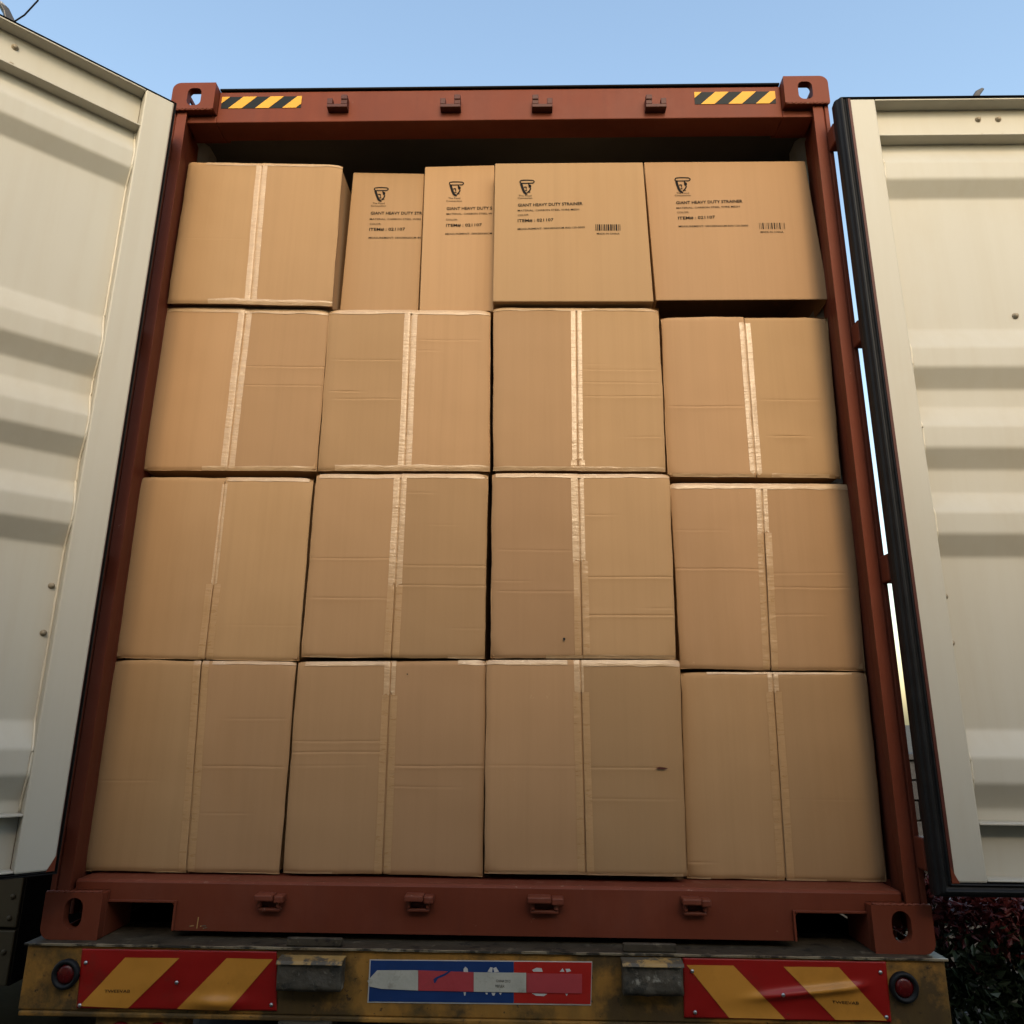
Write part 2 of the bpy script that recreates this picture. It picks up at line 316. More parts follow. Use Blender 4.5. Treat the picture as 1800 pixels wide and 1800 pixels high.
b = MB(); b.box(-1.2, 1.2, LEN-.1, LEN-.06, .0, 2.86); b.build('front_wall', M['red'], cont)
for s in (-1, 1):
    b = MB(); b.box(1.2165, 1.221, .19, LEN, 2.78, 2.87) if s > 0 else b.box(-1.221, -1.2165, .19, LEN, 2.78, 2.87); b.build('top_rail', M['red'], cont)
    b = MB(); b.box(1.16, 1.219, .171, LEN, .03, .15) if s > 0 else b.box(-1.219, -1.16, .171, LEN, .03, .15); b.build('bottom_rail', M['red'], cont)

# corner castings: hollow blocks with an opening in the end, the top (or bottom) and the outer side
def casting(sx, top, yy=0.0, sy=1):
    cw, ch, cl, t = .162, .118, .178, .026
    b_objs = []
    R = .030
    pts = []                              # outline in (distance from the outer side, height from the closed end)
    for k in range(7):
        a = math.radians(90+90*k/6); pts.append((R+R*math.cos(a), ch-R+R*math.sin(a)))
    outline = pts + [(0, 0), (cw, 0), (cw, ch)]
    hole = rrect(.085, ch-.064 if top else ch-.066, .026, .039, .020 if top else .0255)
    X = lambda d: sx*(HW-d)
    Zf = (lambda h: H-ch+h) if top else (lambda h: ch-h)
    me = curve_mesh('corner_casting', [[(X(p[0]), Zf(p[1])) for p in outline], [(X(p[0]), Zf(p[1])) for p in hole]], t/2, 0)
    ob = mesh_obj('corner_casting', me, M['red'], cont, Matrix.Translation((0, yy+sy*t/2, 0)) @ XZ)
    # remaining plates joined to the same mesh
    b = MB()
    d0, d1 = yy+sy*(t+.0004), yy+sy*cl
    lo, hi = min(d0, d1), max(d0, d1)
    def bx(a0, a1, y0, y1, h0, h1):
        xs = sorted((X(a0), X(a1))); zs = sorted((Zf(h0), Zf(h1))); b.box(xs[0], xs[1], y0, y1, zs[0], zs[1])
    bx(.0, .012, lo, hi, 0, .012); bx(0, .012, lo, lo+.045, .0125, ch-.032); bx(0, .012, hi-.045, hi, .0125, ch-.032)     # outer side with gap
    bx(.0125, cw-.014, lo, hi, 0, .012); bx(cw-.0135, cw, lo, hi, 0, ch)                                                  # closed end, inner side
    bx(.014, cw-.014, hi-.02, hi, .0125, ch-.03)                                                                           # back
    bx(.030, cw-.014, lo, lo+.010, ch-.020, ch); bx(.030, cw-.014, hi-.02, hi, ch-.020, ch); bx(.030, .038, lo+.0125, hi-.0305, ch-.020, ch); bx(cw-.026, cw-.014, lo+.0125, hi-.0305, ch-.020, ch)
    bm = bmesh.new(); bm.from_mesh(ob.data)
    vs = [bm.verts.new(v) for v in b.v]
    for f in b.f:
        bm.faces.new([vs[k] for k in f])
    bmesh.ops.recalc_face_normals(bm, faces=bm.faces); bm.to_mesh(ob.data); bm.free()
    bv = ob.modifiers.new('bevel', 'BEVEL'); bv.width = .003; bv.segments = 2; bv.limit_method = 'ANGLE'; bv.angle_limit = math.radians(50)
    return ob
for sx in (-1, 1):
    for top in (True, False):
        casting(sx, top); casting(sx, top, LEN, -1)

# weld beads round the castings
for sx in (-1, 1):
    for z in (.1195, H-.1195):
        b = MB(); b.tube([(sx*(1.062+.0052*k), .004+.0012*math.sin(k*2.1), z+.0012*math.sin(k*1.7)) for k in range(31)], [.0035+.0012*math.sin(k*2.9) for k in range(31)], 6); b.build('weld_bead', M['red_worn'], cont)
# hazard stickers on the header
def hazard(px0, px1, slant_first, yl, cut):
    p00, p10 = px(*px0[0], YH), px(*px0[1], YH); z1 = p00.z; z0 = px(*px1, YH).z; x0, x1 = p00.x, p10.x
    b = MB(); b.box(x0, x1, YH-.0012, YH-.0002, z0, z1); ob = b.build('hazard_sticker', M['black_hz'], cont)
    sl = (z1-z0)*1.02; pitch = (x1-x0)/2.96
    k = -1
    off = slant_first
    while True:
        xa = x0 + off + k*pitch; k += 1
        if xa > x1: break
        poly = [(xa, z0), (xa+pitch*.5, z0), (xa+pitch*.5+sl, z1), (xa+sl, z1)]
        # clip to the sticker
        def clip(P, xc, keep):
            out = []
            for q in range(len(P)):
                a, c = P[q], P[(q+1) % len(P)]; ia, ic = keep(a[0]), keep(c[0])
                if ia: out.append(a)
                if ia != ic: t = (xc-a[0])/(c[0]-a[0]); out.append((xc, a[1]+t*(c[1]-a[1])))
            return out
        poly = clip(poly, x0, lambda v: v >= x0-1e-9)
        if len(poly) > 2: poly = clip(poly, x1, lambda v: v <= x1+1e-9)
        if len(poly) < 3: continue
        s = MB(); s.prism(poly, lambda p: (p[0], YH-.0022, p[1]), lambda p: (p[0], YH-.0012, p[1])); s.build('stripe', M['yellow_hz'], ob)
hazard(((391, 171), (531, 170)), (461, 190.5), .028, 0, 0)
hazard(((1220, 162.5), (1362, 162.5)), (1290, 183), .022, 0, 0)

# cam keepers
def keeper_top(x, flip):
    z = px(x, 190, YH).z; xc = px(x, 190, YH).x; b = MB(); s = -1 if flip else 1
    b.box(xc-.038, xc+.038, YH-.030, YH+.001, z-.022, z-.008)
    a0, a1 = sorted((xc-s*.038, xc-s*.018)); b.box(a0, a1, YH-.030, YH+.001, z-.0078, z+.018)
    a0, a1 = sorted((xc+s*.014, xc+s*.037)); b.box(a0, a1, YH-.030, YH+.001, z-.0078, z+.030)
    a0, a1 = sorted((xc+s*.014, xc+s*.037)); b.box(a0, a1, YH-.034, YH-.0305, z+.010, z+.030)
    b.build('door_latch_keeper', M['keeper'], cont, bevel=.004)
for x, fl in ((596, False), (793, False), (953, True), (1151, True)): keeper_top(x, fl)
def keeper_bottom(x, y, big, fl):
    c = px(x, y, YS); b = MB(); hw = .050 if big else .040; s = -1 if fl else 1
    b.box(c.x-hw*.85, c.x+hw*.7, YS-.020, YS+.001, c.z-.026, c.z-.016)
    b.box(c.x-hw*.85, c.x-hw*.6, YS-.026, YS+.001, c.z-.0158, c.z+.004)
    b.box(c.x+hw*.45, c.x+hw*.7, YS-.026, YS+.001, c.z-.0158, c.z+.004)
    b.box(c.x-hw, c.x+hw*.3, YS-.042, YS+.001, c.z+.0042, c.z+.021)
    b.box(c.x+hw*.3+.0005, c.x+hw, YS-.036, YS+.001, c.z-.001, c.z+.018)
    b.build('door_latch_keeper', M['red_worn'], cont, bevel=.004)
for x, y, bg_, fl in ((479, 1582, 0, 0), (739, 1583, 0, 0), (959, 1586, 1, 1), (1221, 1589, 0, 1)): keeper_bottom(x, y, bg_, fl)

# hinges on each post
for s in (-1, 1):
    for zc, hh in ((2.61, .040), (1.83, .040), (1.045, .042), (.252, .042)):
        b = MB(); a0, a1 = sorted((s*1.198, s*1.240)); b.box(a0, a1, -.040, YP-.0005, zc-hh, zc+hh)
        hg = b.build('hinge', M['red'], cont, bevel=.006)
        q = MB(); q.tube([(s*1.222, -.045, zc-hh-.014), (s*1.222, -.045, zc+hh+.014)], .011, 12); q.build('hinge_pin', M['keeper'], hg)

# ------------------------------------------------------------------ doors
DW = 1.165
def door(s, origin, ang, label, gw=1.0):
    root_mb = MB()
    P = lambda u, wv, z: (s*u, -wv, z)
    def bx(b, u0, u1, w0, w1, z0, z1, m=0):
        x0, x1 = sorted((s*u0, s*u1)); b.box(x0, x1, -w1, -w0, z0, z1, m)
    zb, zt = .195, 2.693
    # stiles
    b = MB(); bx(b, .037, .131, -.052, 0, zb, zt); bx(b, DW-.13, DW-.03, -.052, 0, zb, zt)
    d = b.build('door', M['cream'], cont, bevel=.005)
    d.location = origin; d.rotation_euler = (0, 0, math.radians(ang)); d['label'] = label
    u0, u1 = .1315, DW-.1305
    # rails: channels open to the inside
    b = MB(); bx(b, u0, u1, -.053, -.049, 2.540, zt-.001); bx(b, u0, u1, -.0488, -.001, zt-.006, zt-.001); bx(b, u0, u1, -.0488, -.001, 2.540, 2.545); b.build('top_rail', M['cream'], d, bevel=.0015)
    b = MB(); bx(b, u0, u1, -.053, -.049, .198, .342); bx(b, u0, u1, -.0488, -.001, .336, .342); bx(b, u0, u1, -.0488, -.001, .198, .203); b.build('bottom_rail', M['cream'], d, bevel=.0015)
    # corrugated sheet
    C, Rw = -.009, -.046
    pr = [(2.5395, Rw), (2.510, Rw), (2.440, C), (2.372, C), (2.316, Rw), (1.822, Rw), (1.744, C), (1.675, C), (1.612, Rw), (1.550, Rw), (1.477, C), (1.406, C), (1.345, Rw),
          (1.269, Rw), (1.203, C), (1.136, C), (1.072, Rw), (.579, Rw), (.508, C), (.440, C), (.372, Rw), (.3425, Rw)]
    # round each fold a little
    pp = []
    for k, (z, q) in enumerate(pr):
        if 0 < k < len(pr)-1:
            a, c = pr[k-1], pr[k+1]
            for t in (-1, .0, .5, 1., 2):
                rr = .006 if 0 <= t <= 1 else .011
                va = Vector((a[0]-z, a[1]-q)).normalized()*rr; vc = Vector((c[0]-z, c[1]-q)).normalized()*rr
                e0 = Vector((z, q))+va; e1 = Vector((z, q))+vc
                mid = ((1-t)**2*e0 + 2*t*(1-t)*Vector((z, q)) + t*t*e1) if 0 <= t <= 1 else (e0 if t < 0 else e1); pp.append((mid.x, mid.y))
        else: pp.append((z, q))
    b = MB(); NU = 15
    pts = []
    for (z, q) in pp:
        for k in range(NU):
            u = u0+(u1-u0)*k/(NU-1)
            nz = noise.noise(Vector((u*3.1+s*5, z*2.3, 1.7)))*.0016 + noise.noise(Vector((u*9+s*5, z*1.3, 4.7)))*.0006
            if k in (0, NU-1): nz = 0
            pts.append(P(u, q+nz, z))
    b.grid(pts, NU, len(pp))
    b.grid([P(u, q-.004, z) for (z, q) in pp for u in (u0, u1)], 2, len(pp), m=1)
    for uu in (u0+.002, u1-.002):
        sb = MB(); sb.tube([P(uu+.0012*noise.noise(Vector((z*30, s, 1))), q+.002, z) for (z, q) in pp], .0038, 6); sb.build('sealant_bead', M['sealant'], d)
    b.build('corrugated_panel', [M['cream'], M['red']], d)
    # outer skin of stiles and rails, dark edge by the gasket
    b = MB(); bx(b, .026, DW-.012, -.064, -.0535, zb-.012, zt+.012); b.build('outer_frame', M['red'], d)
    b = MB()
    b.prism([(0.0, zb-.001), (.020, zb-.001), (0, zb+.040)], lambda p: P(.0372+p[0], .0012, p[1]), lambda p: P(.0372+p[0], .0002, p[1])); b.build('corner_gusset', M['red'], d)
    # gasket ring: two soft lips, swept round the four sides
    prof = [(.0368, -.0535), (.0368, -.002), (.033, .002), (.029, -.007), (.023, -.003), (.018, .003), (.012, -.001), (.008, -.010), (.003, -.016), (0, -.026), (.003, -.0535)]
    prof = [(.037-(.037-a)*gw, c) for a, c in prof]
    b = MB(); rings = []
    for (cu, cz, du, dz, vs) in ((0, .157, 1, 1, 1.0), (0, 2.707, 1, -1, .36), (DW, 2.707, -1, -1, .36), (DW, .157, -1, 1, 1.0)):
        rings.append(b.add([P(cu+du*p[0], p[1], cz+dz*p[0]*vs) for p in prof]))
    n = len(prof)
    for k in range(4):
        A, B = rings[k], rings[(k+1) % 4]
        for j in range(n): b.face((A[j], A[(j+1) % n], B[(j+1) % n], B[j]), 0, False)
    b.build('gasket', M['rubber'], d, bevel=.0025)
    b = MB(); bx(b, .0372, .0372+.009*gw*gw, -.02, .0004, zb-.002, zt+.002); b.build('gasket_retainer', M['keeper'], d)
    # bolts through the top rail, at mid height and along the hinge side weld
    def bolt(u, wv, z, r=.007):
        q = MB(); q.lathe([(r*1.5, 0), (r*1.5, .002), (r, .003), (r, .008), (r*.8, .010)], P(u, wv, z), (0, -1, 0), 12); q.build('bolt', M['bolt'], d)
    for u in (.505, .575):
        for z in (2.645, 2.575): bolt(u, -.049, z)
        for z in (1.872, ): bolt(u, -.046, z)
        for z in (.27, ): bolt(u, -.049, z)
    for z in (1.13, .955, .82): bolt(.150, -.046, z, .006)
    # lock rods with their cams and handles on the outer face
    for u in (.515, 1.0):
        q = MB(); q.tube([P(u, -.092, .12), P(u, -.092, 2.735)], .017, 14)
        q.build('lock_rod', M['steel'], d)
        # forked cam: one curved plate with a long horn and a short toe
        horn = [(-.034, -.012), (.030, -.014), (.060, -.004), (.062, .006), (.030, .010), (.030, .022), (.040, .050), (.058, .074), (.050, .080), (.026, .066), (.008, .038), (-.004, .012), (-.034, .004)]
        q = MB(); q.prism(horn, lambda p: P(u+p[0], -.098, 2.737+p[1]), lambda p: P(u+p[0], -.080, 2.737+p[1])); q.build('lock_cam', M['cam'], d, bevel=.003)
        q = MB(); q.prism(horn, lambda p: P(u+p[0], -.098, .118-p[1]), lambda p: P(u+p[0], -.080, .118-p[1])); q.build('lock_cam', M['cam'], d, bevel=.003)
        for z in (.45, 1.5, 2.45):
            q = MB(); bx(q, u-.045, u+.045, -.100, -.065, z-.04, z+.04); q.build('rod_bracket', M['red'], d, bevel=.005)
        q = MB(); q.tube([P(u, -.112, 1.05), P(u+.20, -.115, 1.03), P(u+.42, -.112, 1.02)], [.012, .012, .014], 8); q.build('handle', M['steel'], d)
    return d
TH = 42.3
d_ = Vector((-math.cos(math.radians(TH)), -math.sin(math.radians(TH))))
org = Vector((-1.138, -.113)) - .037*d_
left = door(-1, (org.x, org.y, 0), TH, 'left rear door, cream inside, swung out at an angle', .32)
right = door(1, (1.195, -.1, 0), 0, 'right rear door, cream inside, folded flat beside the opening')
# thin wire looped on the left door's lock cam
q = MB(); q.tube([(-.53, .075, 2.742), (-.50, .06, 2.79), (-.475, .05, 2.86), (-.47, .045, 2.93)], .0025, 6); q.build('wire', M['dark'], left)

# ================================================================== cartons
def quad_fn(q, Y):
    a, b, c, d = [px(x, y, Y) for x, y in q]       # TL TR BR BL
    def fn(u, v):                                   # u 0..1 left-right, v 0..1 top-bottom
        t = a.lerp(b, u); e = d.lerp(c, u); r = t.lerp(e, v); return Vector((r.x, Y, r.z))
    return fn
def inv_u(fn, x, v):
    lo, hi = -.3, 1.3
    for _ in range(40):
        m_ = (lo+hi)/2
        if fn(m_, v).x < x: lo = m_
        else: hi = m_
    return (lo+hi)/2
def inv_v(fn, z, u):
    lo, hi = -.3, 1.3
    for _ in range(40):
        m_ = (lo+hi)/2
        if fn(u, m_).z > z: lo = m_
        else: hi = m_
    return (lo+hi)/2
GROUP = 'cardboard cartons stacked in the container'
def sst(a, b, x):
    t = max(0., min(1., (x-a)/(b-a))) if a != b else float(x > a); return t*t*(3-2*t)

def carton(q, Y, label, seam=None, creases=(), frost=1.0, clear=True, edges=(), prints=None, depth=.58, seed=0, tw=(.024, .024), ft=0.0, recess=0.0):
    fn = quad_fn(q, Y)
    tl, tr, br, bl = fn(0, 0), fn(1, 0), fn(1, 1), fn(0, 1)
    org = Vector(((bl.x+br.x)/2, Y+depth/2, min(bl.z, br.z)))
    ym = (tl.x+bl.x)/2
    back = .006 if seam else 0.0
    f0 = Y+back
    bk = Y+depth
    b = MB()
    zt = (tl.z+tr.z)/2
    xl, xr = min(tl.x, bl.x)+.003, max(tr.x, br.x)-.003
    ins = .005 if seam else 0
    if recess:
        th = .006; zz = recess
        lx = lambda z: bl.x+(tl.x-bl.x)*(z-bl.z)/(tl.z-bl.z)
        rx = lambda z: br.x+(tr.x-br.x)*(z-br.z)/(tr.z-br.z)
        b.hexa([(bl.x, f0, bl.z), (br.x, f0, br.z), (br.x, f0+th, br.z), (bl.x, f0+th, bl.z), (tl.x, f0, tl.z), (tr.x, f0, tr.z), (tr.x, f0+th, tr.z), (tl.x, f0+th, tl.z)])
        zl, zr = bl.z+zz, br.z+zz; g0 = f0+th+.0004
        b.hexa([(lx(zl), g0, zl), (rx(zr), g0, zr), (rx(zr), bk, zr), (lx(zl), bk, zl), (tl.x, g0, tl.z), (tr.x, g0, tr.z), (tr.x, bk, tr.z), (tl.x, bk, tl.z)])
        for (xf, sg_, z0_) in ((lx, 1, bl.z), (rx, -1, br.z)):
            z1_ = z0_+zz-.0005
            b.hexa([(xf(z0_), g0, z0_), (xf(z0_)+sg_*th, g0, z0_), (xf(z0_)+sg_*th, bk, z0_), (xf(z0_), bk, z0_), (xf(z1_), g0, z1_), (xf(z1_)+sg_*th, g0, z1_), (xf(z1_)+sg_*th, bk, z1_), (xf(z1_), bk, z1_)])
    else:
        b.hexa([(bl.x+ins, f0, bl.z+ins), (br.x-ins, f0, br.z+ins), (br.x-.002, bk, bl.z+.002), (bl.x+.002, bk, bl.z+.002),
            (tl.x+ins, f0, tl.z-ins), (tr.x-ins, f0, tr.z-ins), (tr.x-.002, bk, tl.z-.002), (tl.x+.002, bk, tl.z-.002)])
    body = tag(b.build('cardboard_carton', M['kraft'], None, org, bevel=.0035), label, 'carton', GROUP)
    W = abs(tr.x-tl.x); Hh = abs(tl.z-bl.z)
    if seam:
        # where the seam runs
        (sx0, sy0), (sx1, sy1) = seam
        p0, p1 = px(sx0, sy0, Y), px(sx1, sy1, Y)
        v0, v1 = inv_v(fn, p0.z, .5), inv_v(fn, p1.z, .5)
        us0, us1 = inv_u(fn, p0.x, v0), inv_u(fn, p1.x, v1)
        useam = lambda v: us0+(us1-us0)*(v-v0)/(v1-v0)
        cr = []
        for side, x0, x1, y, amp in creases:
            c = px((x0+x1)/2, y, Y); u_mid = inv_u(fn, c.x, .5); v = inv_v(fn, c.z, u_mid)
            a0, a1 = inv_u(fn, px(x0, y, Y).x, v), inv_u(fn, px(x1, y, Y).x, v)
            cr.append((side, a0, a1, v, amp, random.uniform(-.006, .006)))
        k_ = seed*7.31
        def disp(u, v, side):
            """outward bulge in metres at (u, v)"""
            e = min(u, 1-u)*W; ev = min(v, 1-v)*Hh
            d = -.0045*(1-sst(0, .012, e)) - .0045*(1-sst(0, .012, ev))
            d += .0065*noise.noise(Vector((u*1.6+k_, v*1.6, side*3.3))) + .0020*noise.noise(Vector((u*5+k_, v*6, side*3.3+9))) + .0007*noise.noise(Vector((u*13+k_, v*11, side*1.3+4)))
            cdst = math.hypot(e, ev); cr_i = (1 if u > .5 else 0)+(2 if v > .5 else 0)
            d -= max(0, .005+.007*noise.noise(Vector((k_*1.3, cr_i*5.5, 8.1))))*(1-sst(0, .045, cdst))
            ds = abs(u-useam(v))*W
            d += side*.0012*(1-sst(0, .06, ds))*noise.noise(Vector((k_, v*2.5, side*1.0)))
            for (sd_, a0, a1, cv, amp, tilt) in cr:
                if sd_ != side: continue
                dv = (v-cv-tilt*(u-.5)-.0035*noise.noise(Vector((u*4+k_, cv*31, 2))))*Hh
                if abs(dv) < .03:
                    wgt = sst(a0-.03, a0+.02, u)*(1-sst(a1-.02, a1+.03, u))
                    d += 1.3*amp*wgt*(-.0011*math.exp(-(dv/.0026)**2) + .0005*math.exp(-((dv-.006)/.003)**2) + .0006*math.exp(-(dv/.018)**2))*(.75+.5*noise.noise(Vector((u*7, cv*20, k_))))
            return d
        for side in (-1, 1):
            us = [0, .012, .03, .07, .13, .2, .28, .36, .45, .54, .63, .72, .8, .87, .93, .97, .99, 1]
            vs = set([0, .004, .008, .014, .022, .035] + [1-x for x in (0, .004, .008, .014, .022, .035)] + [k/26 for k in range(1, 26)])
            for (sd_, a0, a1, cv, amp, tilt) in cr:
                if sd_ == side:
                    vs = {x for x in vs if abs(x-cv)*Hh > .013}
                    vs |= {cv+o/Hh for o in (-.012, -.008, -.005, -.003, -.0015, 0, .0015, .003, .005, .008, .012)}
            vs = sorted(x for x in vs if 0 <= x <= 1)
            gp = .0021/W
            pts = []
            for v in vs:
                ue = useam(v)-gp if side < 0 else useam(v)+gp; uo = 0 if side < 0 else 1
                for t in us:
                    u = uo+(ue-uo)*t; p = fn(u, v); p.y -= disp(u, v, side)
                    ex_ = 1-sst(0, .05, min(u, 1-u)*W); ez_ = 1-sst(0, .05, min(v, 1-v)*Hh)
                    p.x += ex_*(.0022*noise.noise(Vector((v*5, k_, 1+(u > .5)*4)))+.0010*noise.noise(Vector((v*21, k_, 2+(u > .5)*4))))
                    p.z += ez_*(.0030*noise.noise(Vector((u*3.5, k_, 11+(v > .5)*4)))+.0013*noise.noise(Vector((u*17, k_, 12+(v > .5)*4)))); pts.append(p)
            b = MB(); nu, nv = len(us), len(vs); ids = b.grid(pts, nu, nv, flip=(side > 0))
            rim = [ids[c] for c in range(nu)] + [ids[r*nu+nu-1] for r in range(1, nv)] + [ids[(nv-1)*nu+c] for c in range(nu-2, -1, -1)] + [ids[r*nu] for r in range(nv-2, 0, -1)]
            bi = b.add([Vector((b.v[k].x, Y+.0055, b.v[k].z)) for k in rim])
            for k in range(len(rim)): b.face((rim[k], rim[(k+1) % len(rim)], bi[(k+1) % len(rim)], bi[k]))
            b.build('flap', M['kraft'], body, org)
        # tape along the seam: frosted where it has lifted, clear below
        def strip(va, vb, hl, hr, m, ragged, only=0):
            cols = [(-hl, 0), (-hl*.6, 0), (-hl*.25, 0), (-.0028, -.0008)] if only < 0 else [(.0028, -.0008), (hr*.25, 0), (hr*.6, 0), (hr, 0)] if only > 0 else [(-hl, 0), (-hl*.55, 0), (-.0045, 0), (-.0019, -.0006), (-.0010, -.0055), (.0010, -.0055), (.0019, -.0006), (.0045, 0), (hr*.55, 0), (hr, 0)]
            nv = max(4, int((vb-va)*Hh/.006)); pts = []
            for r in range(nv):
                v = va+(vb-va)*r/(nv-1)
                for (o, dd) in cols:
                    oo = o
                    if abs(o) > .02: oo = o + .0007*noise.noise(Vector((v*18+k_, o*40, 2.2))) + .0016*noise.noise(Vector((v*4+k_, o*25, 6.2)))
                    vv = v
                    if ragged and r == nv-1: vv = v+ragged*noise.noise(Vector((o*130, k_, 5.1)))
                    u = useam(vv)+oo/W; p = fn(u, vv); sd_ = -1 if o < 0 else 1
                    p.y -= disp(u, vv, sd_)+.0009+dd+.0006*noise.noise(Vector((o*60, v*60*Hh, k_)))
                    pts.append(p)
            b = MB(); b.grid(pts, len(cols), nv); return b.build('tape', m, body, org)
        if frost > 0: strip(ft, frost-.002 if frost < 1 else .997, tw[0]*.92, tw[1]*.92, M['tape'], .02 if frost < 1 else 0)
        if clear and frost < .97: strip(max(frost, 0), .996, .024, .024, M['tape_clear'], 0, -1); strip(max(frost, 0), .996, .024, .024, M['tape_clear'], 0, 1)
        # tape over the upper and lower edges
        for (where, a0, a1, hgt) in edges:
            nu = max(6, int((a1-a0)*W/.012)); pts = []; rows = (0, .2, .4, .7, 1)
            for t in rows:
                for k in range(nu):
                    u = a0+(a1-a0)*k/(nu-1)
                    hh = hgt*(1+.22*noise.noise(Vector((u*9+k_, where*3.0, 7.7))))
                    v = (t*hh/Hh) if where == 0 else 1-(1-t)*hh/Hh
                    v = min(max(v, .0005), .9995); p = fn(u, v); p.y -= disp(u, v, -1 if u < useam(v) else 1)+.0014+.0008*noise.noise(Vector((u*40, t*3, k_))); pts.append(p)
            b = MB(); b.grid(pts, nu, len(rows)); b.build('edge_tape', M['tape'], body, org)
    if prints: prints(body, Y, org)
    return body

def ribbon(b, pts, wdt):                   # flat stroke through points on an upright plane
    pts = [Vector(p) for p in pts]; L_, R_ = [], []
    for k, p in enumerate(pts):
        t = (pts[min(k+1, len(pts)-1)]-pts[max(k-1, 0)]).normalized(); n = t.cross(Vector((0, 1, 0))); L_.append(p+n*wdt/2); R_.append(p-n*wdt/2)
    i = b.add(L_); j = b.add(R_)
    for k in range(len(pts)-1): b.face((i[k], i[k+1], j[k+1], j[k]))
def label_print(hat, rows, bar=None, cap=None):
    """hat: pixel box of the chef's hat; rows: (text, left, right, capital height in px)."""
    def go(body, Y, org):
        k = 0
        yl = Y-.0014
        hx0, hy0, hx1 = hat; sc = (hx1-hx0)
        A = lambda x, y: Vector((px(hx0+x*sc, hy0+y*sc, Y).x, yl, px(hx0+x*sc, hy0+y*sc, Y).z))
        b = MB(); wd = .0044
        hatp = [(.06, .03), (.3, 0), (.6, 0), (.9, .02), (1, .08), (.99, .15), (.9, .21), (.6, .215), (.3, .22), (.1, .22), (.0, .15), (.02, .07), (.06, .03)]
        ribbon(b, [A(*p) for p in hatp], wd)
        ribbon(b, [A(*p) for p in ((.08, .22), (.13, .40), (.18, .55), (.24, .72), (.31, .86), (.40, .93), (.46, .94))], wd*2.1)
        ribbon(b, [A(*p) for p in ((.62, .22), (.63, .36), (.66, .44))], wd)
        ribbon(b, [A(*p) for p in ((.76, .56), (.70, .70), (.62, .80), (.52, .90))], wd*1.1)
        ribbon(b, [A(*p) for p in ((.56, .86), (.64, .83), (.72, .86))], wd*.9)
        ribbon(b, [A(*p) for p in ((.28, .50), (.36, .485), (.46, .50))], wd*1.2)
        ribbon(b, [A(*p) for p in ((.46, .50), (.42, .60), (.47, .66))], wd*.7)
        ribbon(b, [A(*p) for p in ((.36, .74), (.44, .73), (.50, .75))], wd*.9)
        ribbon(b, [A(*p) for p in ((.48, .93), (.485, 1.02))], wd)
        el = b.add([A(.70+.10*math.cos(a*math.pi/6), .43+.125*math.sin(a*math.pi/6)) for a in range(12)]); b.face(el)
        b.build('emblem', M['ink'], body, org)
        for (s, l, r, ch) in rows:
            pa, pb = px(*l, Y), px(*r, Y); hcap = (px(l[0], l[1]-ch, Y)-pa).length
            text_part('lettering', s, Vector((pa.x, Y, pa.z)), Vector((pb.x, Y, pb.z)), hcap, M['ink'], body, org, .0014)
        if bar:
            x0, y0, x1, y1 = bar; rnd = random.Random(3); b = MB(); x = x0
            while x < x1-.3:
                wv = rnd.choice((1.3, 1.6, 2.2, 3.0)); wv = min(wv, x1-x)
                p, q_ = px(x, y0, Y), px(x+wv, y1, Y); i = b.add([(p.x, yl, p.z), (q_.x, yl, p.z), (q_.x, yl, q_.z), (p.x, yl, q_.z)]); b.face(i)
                x += wv+rnd.choice((.9, 1.1, 1.4))
            b.build('barcode', M['ink'], body, org)
    return go

T1, T2, T3, T4, T5 = 'GIANT HEAVY DUTY STRAINER', 'MATERIAL: CARBON STEEL WIRE MESH', 'COLOR:', 'ITEM# : 021107', 'MEASUREMENT: 58X58X60CM 800/120-0000'
# ---- bottom row
carton([(197,1160),(520,1163),(490,1537),(146,1532)], .12, 'carton in the bottom left corner of the load, dark seam without bright tape', ((355,1163),(327,1534)),
       [(-1,168,262,1372,.6),(1,405,502,1264,.5),(1,356,498,1347,.8),(1,350,430,1430,.4)], frost=0, edges=[(0,.55,1,.010)], seed=1)
carton([(524,1163),(855,1160),(848,1541),(496,1535)], .115, 'bottom row carton right of the corner one, with crease lines both sides of its seam', ((687,1165),(672,1538)),
       [(-1,512,680,1303,.8),(-1,510,678,1322,1),(1,690,852,1347,1),(1,690,800,1383,.6),(-1,508,640,1345,.4)], frost=.17, edges=[(0,.04,.48,.014),(0,.85,1,.016),(1,.0,.25,.006)], seed=2, tw=(.022,.018))
carton([(855,1160),(1195,1160),(1208,1541),(851,1536)], .10, 'bottom row carton jutting forward, with a small dark tear near its right edge', ((1020,1160),(1030,1536)),
       [(-1,862,1022,1346,.5),(1,1032,1160,1350,.9),(1,1034,1190,1405,.5)], frost=.16, edges=[(0,.0,.42,.016),(0,.5,1,.020),(1,.02,.98,.008)], seed=3, tw=(.022,.010))
carton([(1197,1181),(1523,1182),(1560,1551),(1208,1545)], .150, 'bottom right corner carton standing back behind its neighbour', ((1358,1183),(1382,1547)),
       [(-1,1210,1245,1515,1.1),(1,1390,1540,1405,.2)], frost=.10, edges=[(0,.14,.92,.007),(1,.02,.12,.006),(1,.5,.7,.006),(1,.82,.97,.006)], seed=4, tw=(.018,.018))
